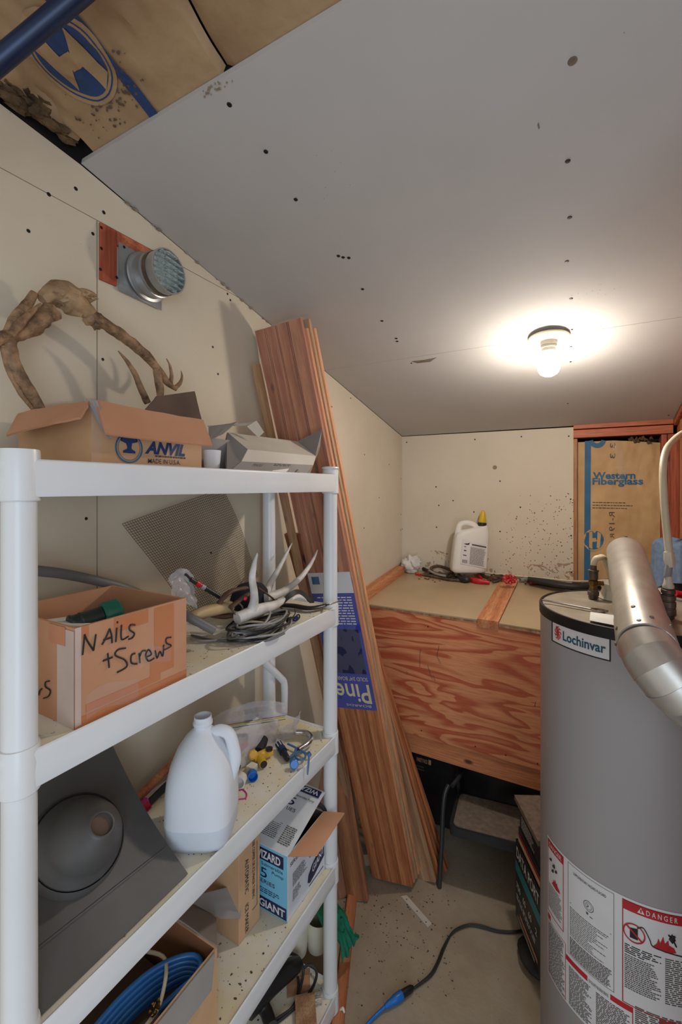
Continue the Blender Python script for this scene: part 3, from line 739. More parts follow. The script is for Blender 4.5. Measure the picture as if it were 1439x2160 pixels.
bm = B(); blob(bm, lq(U(1418), .845), .008, 4, .9, 1, sc=(1, .4, 1)); stroke(bm, lq, [(U(1410), .86), (U(1418), .84), (U(1426), .80)], .0018); stroke(bm, lq, [(U(1412), .83), (U(1424), .86)], .0018); mk('figure_mark', bm, 'ink_black', lab)
rects('heavy_print', lp, fine_print(u4_+.008, .66, U(1395), .72, 5, .5, .2, .5), 'ink_black', lab)
rects('fine_print', lp, fine_print(u4_+.008, .44, U(1395), .655, 18, .5, .06, .3), 'print_grey', lab)
rects('fine_print', lp, fine_print(U(1403), .44, u5_-.01, .72, 23, .5, .04, .3), 'print_grey', lab)
# second tier of the sheet: three panels headed by red bands
fz = lambda v: v
band(.006, .405, .03, .44, 'ink_red'); band(U(1195), .30, U(1240), .335, 'ink_red'); band(U(1288), .30, U(1336), .335, 'ink_red'); band(u4_+.12, .30, u5_, .335, 'ink_red')
frame(.006, .012, u1_+.012, .40, 'ink_red', .0025, .003)
text('sheet_heading', 'FOR YOUR SAFETY READ BEFORE OPERATING', lq, U(1284)-U(1243), .02, 'ink_black', lab, U(1243), .305)
rects('fine_print', lp, fine_print(.012, .02, u1_+.008, .39, 30, .55, .1, .25), 'print_grey', lab)
rects('fine_print', lp, fine_print(u2_+.006, .02, U(1250), .285, 24, .55, .12, .35), 'print_grey', lab)
rects('fine_print', lp, fine_print(U(1258), .02, U(1330), .285, 24, .55, .09, .2), 'print_grey', lab)
rects('fine_print', lp, fine_print(U(1340), .02, u5_-.01, .36, 28, .55, .05, .2), 'print_grey', lab)
bm = B(); sheet(bm, lambda a, b_: lp(U(1334)+.003*a, .02+.28*b_), 1, 1); mk('print_frame', bm, 'ink_red', lab, smooth=False)
# ------------------------------------------------ flue pipe with elbow, top fittings
fl = thing('flue_pipe', 'round metal flue pipe with an elbow lying over the water heater', 'pipe', tuple(PD(1318, 1260, 1.2)))
RP = .0475
A = PD(1319, 1165, 1.30); Bp = PD(1366, 1368, .815); Cc = PD(1490, 1462, .85)
d1 = (Bp-A).normalized()
bm = B(); tube(bm, [A-d1*.012, A-d1*.004, A+d1*.006, Bp-d1*.10], [.036, .044, RP, RP], 40); mk('pipe_section', bm, 'flue_metal', fl)
bm = B(); tube(bm, [Bp-d1*.102, Bp-d1*.1, Bp-d1*.0, Bp+d1*.002], [RP, RP+.0016, RP+.0022, RP+.0005], 40)
mk('pipe_collar', bm, 'flue_metal', fl)
# elbow: gores turning from d1 to d2
d2 = (Cc-Bp).normalized(); E0 = Bp
gpts = []; n_g = 5
p = E0.copy(); dd = d1.copy(); ax_ = d1.cross(d2).normalized(); tot = d1.angle(d2); step = .021
gp = [p.copy()]
for i in range(n_g):
    dd = Matrix.Rotation(tot/n_g, 3, ax_) @ dd; p = p+dd*step; gp.append(p.copy())
dirs = [d1]+[(gp[i+1]-gp[i]).normalized() for i in range(n_g)]+[d2]
for i in range(n_g):   # mitred segments share their end planes
    bm = B(); q = (gp[i+1]-gp[i]).normalized(); ring_ = []
    base_u = ax_; 
    for pt, na in ((gp[i], (dirs[i]+dirs[i+1]).normalized()), (gp[i+1], (dirs[i+1]+dirs[i+2]).normalized())):
        rg = []; wv_ = q.cross(base_u).normalized()
        for j in range(48):
            t_ = 2*math.pi*j/48; o_ = (base_u*math.cos(t_)+wv_*math.sin(t_))*(RP+.0006*(i % 2)); o_ = o_-q*(o_.dot(na)/q.dot(na)); rg.append(bm.verts.new(pt+o_))
        ring_.append(rg)
    for j in range(48): bm.faces.new((ring_[0][j], ring_[0][(j+1) % 48], ring_[1][(j+1) % 48], ring_[1][j]))
    mk('elbow_gore', bm, 'flue_metal', fl)
e1 = gp[-1]
bm = B(); tube(bm, [e1-d2*.002, e1+d2*.004, e1+d2*.010, e1+d2*.016], [RP+.001, RP+.004, RP+.004, RP+.001], 40); mk('elbow_bead', bm, 'flue_metal', fl)
bm = B(); tube(bm, [e1+d2*.0, e1+d2*.17], RP-.001, 40); mk('pipe_section', bm, 'galv', fl)
bm = B(); tube(bm, [e1+d2*.085, e1+d2*.09, e1+d2*.18], [RP, RP+.003, RP+.003], 40); mk('pipe_collar', bm, 'galv', fl)
uu = d1.cross(V((0, 0, 1))).normalized(); vv = uu.cross(d1).normalized()
for s_, al in ((-.03, 20), (-.03, 100), (-.075, 70), (-.012, 75), (-.045, 145), (.0, 0)):
    c = Bp+d1*s_+(uu*math.cos(math.radians(al))+vv*math.sin(math.radians(al)))*(RP+.0012)
    bm = B(); lathe(bm, [(.004, 0), (.0038, .0025), (0, .003)], c, (uu*math.cos(math.radians(al))+vv*math.sin(math.radians(al))), 8); mk('screw', bm, 'steel_dark', fl)
c = A+(uu*math.cos(math.radians(92))+vv*math.sin(math.radians(92)))*RP
bm = B(); lathe(bm, [(.004, 0), (.0038, .0025), (0, .003)], c, vv, 8); mk('screw', bm, 'steel_dark', fl)
# cold water nipple with ivory hose at the left
def tz(px, py): return PZ(px, py, TZ+.003)
n1 = tz(1252, 1262); vt = thing('water_fitting', 'brass and steel pipe fitting with short ivory hose on the heater top', 'fitting', tuple(n1))
dd_ = n1.y*cs-n1.x*sn
def zpx(py, p): return H+(HY-py)/F*(p.y*cs-p.x*sn)
bm = B(); lathe(bm, [(0, 0), (.013, 0), (.013, .008), (.015, .009), (.015, .02), (.012, .021), (.012, .028), (0, .028)], n1, n=8); mk('coupling', bm, 'steel_dark', vt)
bm = B(); lathe(bm, [(0, .028), (.010, .028), (.010, .038), (.013, .040), (.013, .052), (.009, .054), (0, .054)], n1, n=8); tube(bm, [n1+V((0, 0, .044)), n1+V((.026, .004, .046))], .007, 8); mk('valve', bm, 'brass', vt)
bm = B(); lathe(bm, [(0, .054), (.010, .054), (.0125, .057), (.0125, .078), (.0145, .08), (.0145, .083), (.009, .084), (.009, .098), (0, .098)], n1, n=16); mk('hose_clamp', bm, 'steel_dark', vt)
tp = n1+V((0, 0, .094)); e_ = PD(1292, 1225, dd_+.07)
bm = B(); tube(bm, [tp, tp+V((.004, 0, .018)), PD(1262, 1177, dd_), PD(1276, 1180, dd_+.03), e_], .0085, 14, 6); mk('hose', bm, 'hose_ivory', vt)
# draft hood skirt: white petals beside the fitting
dh = thing('draft_hood', 'white metal draft hood under the flue pipe on heater top', 'draft hood', tuple(tz(1310, 1275)))
c = tz(1305, 1262)
bm = B(); lathe(bm, [(.050, .0), (.049, .002), (.040, .026), (.052, .045), (.053, .045), (.042, .026), (.052, .0)], c, n=32); mk('hood_cone', bm, 'porcelain', dh)
for k in range(4):
    a = math.pi*(.25+.5*k); q = c+V((math.cos(a), math.sin(a), 0))*.052
    bm = B(); tube(bm, [q, q+V((0, 0, .035))], .002, 6); mk('hood_leg', bm, 'porcelain', dh)
# open-end spanner and folded paper on the top
wr = thing('wrench', 'shiny steel combination wrench lying on the water heater top edge', 'wrench', tuple(tz(1200, 1285)))
a_ = tz(1142, 1268)+V((.002, .002, .004)); b_ = tz(1258, 1290)+V((0, 0, .004)); q = (b_-a_).normalized(); sd = q.cross(V((0, 0, 1)))
bm = B(); tube(bm, [a_, a_+q*.004, a_+q*.05, b_-q*.018, b_-q*.01], [.0015, .0045, .0048, .0042, .005], 10, sq=.6); mk('handle', bm, 'chrome', wr)
bm = B()
P = [(-.012, -.004), (0, -.010), (.014, -.013), (.026, -.009), (.024, -.004), (.012, -.005), (.008, 0), (.012, .005), (.024, .005), (.025, .010), (.013, .013), (0, .010), (-.012, .004)]
slab(bm, [b_+q*x+sd*y+V((0, 0, .003)) for x, y in P], .006, n=V((0, 0, 1))); mk('jaw', bm, 'chrome', wr)
bm = B(); z_ = TZ+.0032
slab(bm, [tz(1246, 1293)+V((0, 0, .002)), tz(1300, 1304)+V((0, 0, .006)), tz(1300, 1322)+V((0, 0, .002)), tz(1244, 1310)+V((0, 0, .001))], .001); mk('folded_paper', bm, 'paper_white', None, 'folded white paper lying by the wrench on the heater top', 'paper', smooth=False)
# right-hand standpipe with tape, and tall ivory hose
n2 = tz(1410, 1304); st = thing('standpipe', 'dark threaded pipe stack with white tape under the tall ivory hose', 'fitting', tuple(n2))
d_ = n2.y*cs-n2.x*sn
prof = []
z = 0
for i, (r, h) in enumerate(((.013, .008), (.0165, .016), (.0155, .004), (.0165, .014), (.0145, .004), (.016, .012), (.013, .004), (.0155, .010), (.012, .003))):
    prof += [(r-.001, z), (r, z+.001), (r, z+h-.001), (r-.001, z+h)]; z += h
bm = B(); lathe(bm, [(0, 0)]+prof+[(0, z)], n2, n=14); mk('coupling', bm, 'steel_dark', st)
bm = B(); lathe(bm, [(0, z), (.012, z), (.013, z+.006), (.010, z+.012), (.008, z+.03), (0, z+.03)], n2, n=14); mk('taped_thread', bm, 'porcelain', st)
top_ = n2+V((-.002, 0, z+.028))
bm = B(); tube(bm, [top_, PD(1414, 1180, d_)], [.0085, .008], 10); mk('nipple', bm, 'grey_light', st)
bm = B(); tube(bm, [PD(1415, 1195, d_), PD(1412, 1182, d_), PD(1411, 1164, d_)], [.010, .012, .0105], 9, wob=.35); mk('tape_wrap', bm, 'porcelain', st)
bm = B(); tube(bm, [PD(1412, 1168, d_), PD(1403, 1080, d_), PD(1399, 1000, d_+.02), PD(1404, 955, d_+.05), PD(1420, 930, d_+.08), PD(1445, 912, d_+.14), PD(1475, 905, d_+.2)], .0086, 14, 8); mk('hose', bm, 'hose_ivory', st)
# ================================================================= BENCH BOX (lidded bin)
YF = 1.94; ZL = lambda y: 1.084+.1*(y-1.915)
XLL = -.951; XE = XR-.005
ben = thing('storage_bench', 'reddish plywood storage bench with tan hardboard lid across the back wall', 'bench', (-.33, 2.25, 0))
bm = B(); slab(bm, [(XLL+.005, YF+.001, .515), (XE, YF+.001, .515), (XE, YF+.001, ZL(YF)-.016), (XLL+.005, YF+.001, ZL(YF)-.016)], .018, n=V((0, -1, 0))); mk('front_panel', bm, 'plywood_red', ben, smooth=False)
bm = B(); box(bm, (XLL+.01, YF+.006, .428), (XE, YF+.04, .5145), 0, .002); mk('bottom_rail', bm, 'fir_x', ben, smooth=False)
bm = B(); box(bm, (XLL+.01, YF+.042, .49), (XE, YB-.006, .505)); mk('floor_panel', bm, 'plywood_red', ben, smooth=False)
bm = B(); box(bm, (XLL+.01, YF+.022, .506), (XLL+.025, YB-.006, ZL(YF)-.02)); mk('side_panel', bm, 'plywood_red', ben, smooth=False)
bx0 = PZ(1010, 1303, ZL(YF)).x; bx1 = PZ(1052, 1312, ZL(YF)).x
def lidp(x0, x1, y0, y1, zo, th, name, m, tl=0):
    bm = B(); slab(bm, [(x0, y0, ZL(y0)+zo), (x1, y0, ZL(y0)+zo-tl), (x1, y1, ZL(y1)+zo-tl), (x0, y1, ZL(y1)+zo)], th, n=V((0, -.1, 1)).normalized()); return mk(name, bm, m, ben, smooth=False)
lidp(XLL, bx0-.002, YF-.004, YB-.005, 0, .006, 'lid_panel', 'hardboard'); lidp(XLL+.004, bx0-.002, YF-.002, YB-.01, -.0063, .0095, 'lid_board', 'pine_tan')
lidp(bx1+.002, XE, YF-.004, YB-.005, -.003, .006, 'lid_panel', 'hardboard', .01)
bm = B(); slab(bm, [(bx1+.002, YF-.003, ZL(YF)-.0095), (XE, YF-.003, ZL(YF)-.028), (XE, YF+.016, ZL(YF)-.028), (bx1+.002, YF+.016, ZL(YF)-.0095)], .010); mk('lid_rail', bm, 'pine_tan', ben, smooth=False)
lidp(bx0, bx1, YF-.006, YB-.03, .004, .036, 'lid_batten', 'fir_y')
bm = B(); slab(bm, [(XW+.003, YF+.02, ZL(YF+.02)+.042), (XLL+.002, YF+.02, ZL(YF+.02)+.038), (XLL+.002, YB-.09, ZL(YB-.09)+.038), (XW+.003, YB-.09, ZL(YB-.09)+.042)], .037, n=V((0, -.1, 1)).normalized()); mk('side_cleat', bm, 'fir_y', ben, smooth=False)
for px_, py_ in ((903, 1322), (889, 1541), (922, 1607), (1003, 1575), (1067, 1593), (1134, 1611), (1038, 1628), (968, 1605)):
    bm = B(); lathe(bm, [(.003, 0), (.0025, .0006), (0, .0008)], PY(px_, py_, YF), (0, -1, 0), 8)
    if py_ < 1600 or px_ > 1100: mk('nail_head', bm, 'screw_black', ben)
bm = B()
for P in (((886, 1408), (886, 1380), (888, 1368)), ((902, 1402), (908, 1420), (912, 1432)), ((914, 1424), (918, 1436)), ((926, 1362), (922, 1384), (930, 1400)), ((858, 1416), (860, 1422)), ((1130, 1480), (1128, 1490))):
    tube(bm, [PY(x, y, YF-.0003) for x, y in P], .0009, 5)
mk('scratches', bm, 'steel_dark', ben, kind='stuff')
# ================================================================= BOARDS
def frame_mat(o, xa, ya, za):
    m_ = Matrix.Identity(4)
    for i, a in enumerate((xa, ya, za)):
        for j in range(3): m_[j][i] = a[j]
    for j in range(3): m_[j][3] = o[j]
    return m_
def board_mesh(w_, L, th, groove=True, cuts=None):
    """board along local z, width x, thickness -y; tongue-and-groove face lines"""
    bm = B(); P = [(-w_/2, 0)]
    if groove:
        for gx in (-w_*.23, -w_*.20, w_*.02, w_*.045, w_*.26, w_*.29):
            P += [(gx-.0016, 0), (gx-.0010, -.0055), (gx+.0010, -.0055), (gx+.0016, 0)]
    P += [(w_/2, 0), (w_/2+.003, -th*.3), (w_/2+.003, -th*.6), (w_/2, -th), (-w_/2, -th)]
    a = [bm.verts.new((x, y, 0)) for x, y in P]; b_ = [bm.verts.new((x, y, L)) for x, y in P]
    bm.faces.new(a[::-1]); bm.faces.new(b_)
    for i in range(len(P)): bm.faces.new((a[i], a[(i+1) % len(P)], b_[(i+1) % len(P)], b_[i]))
    return bm
def lean(bot_l, bot_r, top_c):
    """local frame of a leaning board from its lower corners and the middle of its top"""
    bl, br, tc = V(bot_l), V(bot_r), V(top_c); o = (bl+br)/2; L = (tc-o).length; za = (tc-o).normalized()
    xa = (br-bl); w_ = xa.length; xa = (xa-za*xa.dot(za)).normalized(); ya = za.cross(xa)   # y points to the viewer's side or away
    if ya.dot(V((0, 0, H))-o) < 0: xa = -xa; ya = -ya
    return frame_mat(o, xa, ya, za), w_, L
# shrink-wrapped bundle of pine boards
TLc, TRc = PD(530, 694, 1.415), PD(636, 668, 1.455)
Mb, wb, Lb = lean(PZ(780, 1846, .012), PZ(878, 1882, .004), (TLc+TRc)/2)
Mb = Mb @ Matrix.Translation((0, 0, .006))
wb = .172; Lb -= .012
pk = thing('board_bundle', 'shrink-wrapped bundle of pine boards leaning to the ceiling, with blue label', 'boards', tuple(Mb.translation))
RIN = pk.location.copy()
def pmk(name, bm, m, **k):
    o = mk(name, bm, m, pk, M4=Mb, **k); return o
for i in range(4):
    bm = board_mesh(wb-.004*i, Lb-.03*(i % 2), .017, i == 0)
    for v in bm.verts: v.co.y -= .0185*i; v.co.x -= .0075*i
    pmk('board', bm, ['pine_red', 'pine_edge', 'pine_tan', 'pine_edge'][i], smooth=False)
def pfl(u, v, off=.001): return Mb @ V((u, off, v))
def u_of(px, py):
    """where the sight line through a pixel meets the bundle's front face (u across, v along)"""
    o = Mb.inverted() @ V((0, 0, H)); q = Mb.inverted().to_3x3() @ ray(px, py); t_ = (.001-o.y)/q.y; return o.x+q.x*t_, o.z+q.z*t_
# film
bm = B(); v0_ = u_of(800, 1500)[1]
v1_ = Lb+.004
def flm(a, b_):
    k = a*4; x = -wb/2-.003 if k <= 1 else (wb/2+.004 if k >= 3 else -wb/2-.003+(wb+.007)*(k-1)/2)
    y = (-.074*(1-k) if k < 1 else (-.074*(k-3) if k > 3 else .0022))
    z = v0_+(v1_-v0_)*b_
    return V((x+.0012*noise.noise(V((x*60, y*60, z*30))), y+.0016*noise.noise(V((x*45, y*20, z*22+3))), z))
sheet(bm, flm, 32, 160); pmk('plastic_film', bm, 'clear_film')
# printed label inside the film
lb0, lb1 = v0_, u_of(790, 1250)[1]; lb2 = u_of(760, 1205)[1]
lb2 = max(lb2, lb1+.05)
W2 = wb/2-.002
def lfn(u, v, o_=.0014): return Mb @ V((-W2+2*W2*u, o_, lb1-(lb1-lb0)*v))   # turned upside down
lbo = patch('label', lambda u, v: lfn(u, v), 0, 0, 1, 1, 'blue_label' if 'blue_label' in M else 'print_blue', pk)
mat('label_blue', (48, 62, 168), .35, c2=(40, 48, 140)); lbo.data.materials[0] = M['label_blue']; lbo['label'] = 'blue printed label'
patch('label_white', lambda u, v: Mb @ V((-W2+2*W2*u, .0014, lb1+(lb2-lb1)*v)), 0, 0, 1, 1, 'label_white', pk)
patch('label_photo', lambda u, v: lfn(u, v, .0018), .07, .30, .93, .68, 'ink_navy', pk)
lw = lambda u, v: lfn(u, v, .0021)
mat('label_gold', (226, 214, 170), .4)
text('label_lettering', 'Pine', lw, .84, .17, 'label_gold', pk, .08, .77, bold=.01)
text('label_lettering', 'SOLID 3/4" BOARDS', lw, .84, .035, 'label_gold', pk, .08, .71)
text('label_lettering', 'BOARDS', lw, .6, .02, 'label_gold', pk, .12, .955)
rects('label_small_print', lw, fine_print(.08, .03, .9, .27, 11, .4, .12, .2), 'label_white', pk)
bm = B()
for P in (((-.9, .1), (-.9, .9), (-.2, .5)),): face(bm, [Mb @ V((W2*(x*.5+.45), .002, lb1+(lb2-lb1)*(.15+y*.7))) for x, y in P])
mk('label_mark', bm, 'green_dark', pk, smooth=False)
patch('label_square', lambda u, v: Mb @ V((W2*.85-.03*u, .002, lb2-.045+.03*v)), 0, 0, 1, 1, 'print_blue_back', pk)
# loose boards leaning behind and beside
def loose(bl, br, top, m, label, th=.018, w_=None, groove=False, name='pine_board', top_round=False, grp='loose boards leaning in the corner'):
    Mx, w0, L = lean(bl, br, top); w_ = w_ or w0
    bm = board_mesh(w_, L, th, groove); o = mk(name, bm, m, None, label, 'board', grp, M4=Mx, smooth=False); return o
def fz_(px, py, z=.003): return PZ(px, py, z)
ftop = V((XW+.035, 1.66, 1.30))
# the fan on the right of the bundle
specs = [((884, 1852), (914, 1866), (742, 1262), 2.02, 'pine_tan', 'first pine board to the right of the wrapped bundle, tan face', .085),
         ((908, 1848), (922, 1858), (748, 1270), 2.05, 'pine_red', 'narrow reddish board second to the right of the wrapped bundle', .07),
         ((915, 1840), (928, 1850), (752, 1274), 2.08, 'pine_brown', 'darker brown board third to the right of the wrapped bundle', .065),
         ((922, 1834), (934, 1842), (756, 1276), 2.11, 'pine_red', 'fourth board right of the wrapped bundle, almost edge-on', .06),
         ((930, 1824), (940, 1832), (758, 1290), 2.13, 'pine_brown', 'outermost thin board right of the wrapped bundle, behind stool leg', .05)]
for a, b_, tp, dt, m, lab_, w__ in specs:
    bl, br = fz_(*a), fz_(*b_); loose(bl, br, PD(*tp, dt), m, lab_, .013, w_=w__)
# short boards to the left of the bundle (behind the shelf post)
loose(fz_(738, 1897), fz_(772, 1905), PD(702, 1545, 1.88), 'pine_brown', 'brown pine board just left of the wrapped bundle, rounded corner', .018, .085)
loose(fz_(704, 1897), fz_(742, 1892), PD(668, 1580, 1.93), 'pine_brown', 'dark brown board behind the shelf right posts', .018, .085)
loose(fz_(680, 1872), fz_(712, 1872), PD(640, 1600, 1.97), 'pine_red', 'reddish board furthest left, mostly behind the shelf', .018, .085)
# board whose end shows left of the bundle top, parallel to it
loose(fz_(752, 1820, .01), fz_(772, 1834, .01), PD(537, 770, 1.43), 'pine_tan', 'pale board end showing behind the top left of wrapped bundle', .012, .032)
# short brown board with a rounded top beside the bundle
loose(fz_(775, 1780, .01), fz_(815, 1800, .01), PD(614, 1128, 1.60), 'pine_brown', 'short brown board with rounded end behind the antler tines', .018, .065)
# ================================================================= WALL VENT
pvc = PX(300, 590, XW)
vent = thing('wall_vent', 'galvanised round duct stub with damper sticking out of the left wall', 'vent', (XW, pvc.y, pvc.z-.07))
def W(px, py, off=.0): return PX(px, py, XW+off)
ya, zb_ = W(208, 470).y, W(208, 470).z
# wooden backing strips, L-shaped
zlo = W(208, 590).z; y2 = W(243, 590).y; yr = W(312, 530).y
def wbox(name, y0, y1, z0, z1, x0, x1, m, bev=.001): bm = B(); box(bm, (x0, y0, z0), (x1, y1, z1), 0, bev); return mk(name, bm, m, vent, smooth=False)
ze = ZS-.004
wbox('backing_board', ya, y2, zlo, ze, XW+.0005, XW+.007, 'fir_red_z')
wbox('backing_board', y2+.0006, yr+.03, ze-.034, ze, XW+.0005, XW+.007, 'fir_red_x')
for x, y in ((214, 480), (214, 524), (212, 568)):
    bm = B(); lathe(bm, [(.0038, 0), (.003, .001), (0, .0014)], W(x, y, .0072), (1, 0, 0), 8); mk('screw_head', bm, 'screw_black', vent)
yc, zc = W(302, 582).y+.006, W(302, 582).z
fy0, fy1 = W(246, 560).y, W(334, 590).y+.004; fz0, fz1 = W(246, 610).z-.004, W(246, 512).z
bm = B(); slab(bm, [(XW+.0082, fy0, fz0), (XW+.0082, fy1, fz0-.006), (XW+.0082, fy1, fz1-.006), (XW+.0082, fy0, fz1)], .0008, n=V((1, 0, 0))); mk('flange_plate', bm, 'galv', vent, smooth=False)
for x, y in ((262, 521), (246, 585)):
    bm = B(); lathe(bm, [(.0038, 0), (.003, .001), (0, .0014)], W(x, y, .0085), (1, 0, 0), 8); mk('screw_head', bm, 'screw_black', vent)
vr = .052; c0 = V((XW+.009, yc, zc-.004))
axd = V((1, .06, .0)).normalized()
bm = B(); lathe(bm, [(vr+.010, 0), (vr+.008, .004), (vr+.001, .006), (vr+.001, .03), (vr+.003, .031), (vr+.003, .034), (vr, .035), (vr, .070), (vr+.0022, .071), (vr+.0022, .077), (vr-.001, .077), (vr-.002, .03), (0, .03)], c0, axd, n=44); mk('duct_collar', bm, 'galv', vent)
bm = B(); lathe(bm, [(vr+.0012, .040), (vr+.0012, .052)], c0, axd, n=44); mk('duct_band', bm, 'steel_dark', vent)
bm = B(); uu_ = axd.cross(V((0, 0, 1))).normalized(); ww_ = V((0, 0, 1))
for k in range(7):
    h = -vr+.008+k*(2*vr-.016)/6; hw = math.sqrt(max(vr**2-h*h, 0))*.95
    tube(bm, [c0+axd*.070+uu_*(-hw)+ww_*h, c0+axd*.073+ww_*(h+.003), c0+axd*.070+uu_*hw+ww_*h], .0075, 8, 4, sq=.35)
lathe(bm, [(vr-.002, .064), (0, .066)], c0, axd, n=32); mk('damper', bm, 'damper_glass', vent)
# ================================================================= TOP SHELF: antlers
ZT = LV[0]-.0045
XA = -.915
def AP(px, py, x=XA): return PX(px, py, x)
an = thing('antler_rack', 'brown deer antler rack with skull plate hooked over the lettered carton', 'antlers', tuple(AP(150, 900)))
bm = B()
tube(bm, [AP(88, 632), AP(105, 622), AP(125, 618), AP(150, 632), AP(170, 648), AP(196, 664)], [.010, .016, .026, .030, .022, .011], 14, 5, wob=.3)
blob(bm, AP(135, 625), .026, 3, .5, 3, sc=(1.2, 1.1, .8), fr=2.2); blob(bm, AP(176, 626, XA+.01), .014, 8, .7, 3, sc=(1.5, 1.3, .7), fr=3); blob(bm, AP(158, 648), .019, 5, .5, 2)
tube(bm, [AP(160, 622, XA+.015), AP(185, 618, XA+.02), AP(203, 624, XA+.02)], [.009, .007, .003], 8, 4, wob=.6)
mk('skull_plate', bm, 'skull', an)
bm = B()
tube(bm, [AP(190, 664), AP(205, 676), AP(225, 686), AP(262, 712), AP(300, 742), AP(332, 778), AP(352, 806), AP(372, 822)], [.0115, .0165, .0125, .0125, .0115, .010, .0085, .004], 12, 5, wob=.22)
blob(bm, AP(194, 672), .0165, 4, .6, 2, fr=3); blob(bm, AP(204, 684), .011, 7, .6, 2, fr=3)
mk('antler_beam', bm, 'antler', an, angle=70)
for P, R_ in (([AP(330, 778), AP(334, 800), AP(338, 830), AP(338, 862)], [.009, .010, .009, .006]),
              ([AP(312, 850, XA+.0), AP(302, 830), AP(285, 790), AP(268, 762), AP(249, 740)], [.008, .008, .0065, .0045, .001]),
              ([AP(360, 812), AP(362, 792), AP(358, 770), AP(351, 756)], [.006, .0048, .003, .0008]),
              ([AP(368, 820), AP(380, 808), AP(384, 795), AP(382, 782)], [.006, .005, .003, .0008])):
    bm = B(); tube(bm, P, R_, 10, 5, wob=.2); mk('tine', bm, 'antler', an, angle=70)
bm = B()   # left beam, nearer to the viewer
tube(bm, [AP(112, 655), AP(92, 668), AP(60, 690), AP(20, 708), AP(-25, 722)], [.016, .018, .0165, .014, .012], 12, 5, wob=.4); mk('antler_beam', bm, 'antler', an, angle=70)
bm = B()
tube(bm, [AP(72, 618), AP(60, 640), AP(36, 672), AP(22, 705), AP(20, 740), AP(34, 782), AP(58, 822), AP(84, 862), AP(100, 900)], [.007, .009, .0115, .012, .0125, .013, .012, .010, .007], 12, 5, wob=.2); mk('tine', bm, 'antler', an, angle=70)
bm = B(); tube(bm, [AP(22, 708, XA+.02), AP(36, 690, XA+.02), AP(60, 665, XA+.02), AP(86, 640, XA+.02)], [.007, .0085, .006, .0015], 10, 5, wob=.15); mk('tine', bm, 'antler', an, angle=70)
bm = B(); tube(bm, [AP(8, 730), AP(20, 780), AP(45, 830), AP(75, 870)], [.007, .006, .005, .003], 10, 4, wob=.15); mk('tine', bm, 'antler', an, angle=70)
# ------------------------------------------------ lettered carton (ANVIL)
cx0, cx1, cy0, cy1, ct = -.955, -.722, .443, .684, ZT+.106
ab = thing('cardboard_box', 'opened cardboard box with blue anvil lettering on the top shelf', 'box', ((cx0+cx1)/2, (cy0+cy1)/2, ZT))
def cbox(par, x0, x1, y0, y1, z0, z1, m, mi, t_=.004, rz=0, name='carton_body'):
    bm = B()
    for lo, hi in (((x0, y0, z0), (x1, y1, z0+t_)), ((x0, y0, z0+t_), (x0+t_, y1, z1)), ((x1-t_, y0, z0+t_), (x1, y1, z1)), ((x0+t_, y0, z0+t_), (x1-t_, y0+t_, z1)), ((x0+t_, y1-t_, z0+t_), (x1-t_, y1, z1))): box(bm, lo, hi)
    cen = V(((x0+x1)/2, (y0+y1)/2, 0)); bm.normal_update()
    for f in bm.faces:
        c = f.calc_center_median(); inner = x0+t_*.6 < c.x < x1-t_*.6 and y0+t_*.6 < c.y < y1-t_*.6 and c.z > z0+t_*.5
        f.material_index = 1 if inner else 0
    if rz: bmesh.ops.rotate(bm, verts=bm.verts, cent=cen, matrix=Matrix.Rotation(rz, 3, 'Z'))
    return mk(name, bm, None, par, ms=[m, mi], smooth=False)
cbox(ab, cx0, cx1, cy0, cy1, ZT, ct, 'card_kraft', 'card_inside')
def flap(par, pts, m, t_=.0035, name='flap', nrm=None, label=None, bend=.0):
    P = [V(p) for p in pts]; bm = B()
    if len(P) == 4:
        nn = (P[1]-P[0]).cross(P[3]-P[0]).normalized()
        sheet(bm, lambda a, b_: (P[0]*(1-a)+P[1]*a)*(1-b_)+(P[3]*(1-a)+P[2]*a)*b_+nn*(bend*math.sin(math.pi*a)+.0015*noise.noise(V((a*6, b_*4, P[0].x*50)))), 12, 6, t_)
    else: slab(bm, P, t_)
    return mk(name, bm, m, par, label=label, angle=50)
# front flap folded outwards over the lettering, left flap, back flap standing up
flap(ab, [V((cx1+.001, cy0+.004, ct+.003)), V((cx1+.001, cy1+.001, ct+.001)), PX(447, 942, cx1+.050), PX(222, 917, cx1+.044)], 'card_brown', bend=.002, label='folded-out brown front flap')
flap(ab, [PY(205, 845, cy0+.003), PY(176, 842, cy0-.006), PX(228, 925, cx1+.038), PX(236, 925, cx1+.040)], 'card_grey', .002, 'torn_edge')
flap(ab, [V((cx1-.004, cy0-.001, ct+.003)), V((cx0, cy0-.001, ct+.001)), PY(12, 918, cy0-.045), PY(168, 880, cy0-.045)], 'card_brown', bend=.002)
flap(ab, [PX(303, 868, -.86), PX(427, 892, -.86), PX(411, 825, -.865), PX(331, 836, -.865)], 'card_dark', .004, label='dark standing back flap')
af = lambda u, v: V((cx1+.0011, cy0+(cy1-cy0)*u, ZT+(ct-ZT)*v))
def afp(px, py): p = PX(px, py, cx1); return (p.y-cy0)/(cy1-cy0), (p.z-ZT)/(ct-ZT)
p0 = afp(305, 957); p1 = afp(390, 930); text('lettering_anvil', 'ANVIL', af, p1[0]-p0[0], afp(340, 933)[1]-p0[1], 'print_blue', ab, p0[0], p0[1], bold=.045, shear=.3)
p0 = afp(315, 963); p1 = afp(391, 962); rects('small_lettering', af, fine_print(p0[0]+.05, p0[1], p1[0], p0[1]+.035, 1, .9, .08, 0), 'print_grey', ab)
p0 = afp(312, 983); text('lettering_origin', 'MADE IN U.S.A.', af, afp(380, 975)[0]-p0[0], .085, 'ink_navy', ab, p0[0], p0[1]+.05, bold=.01)
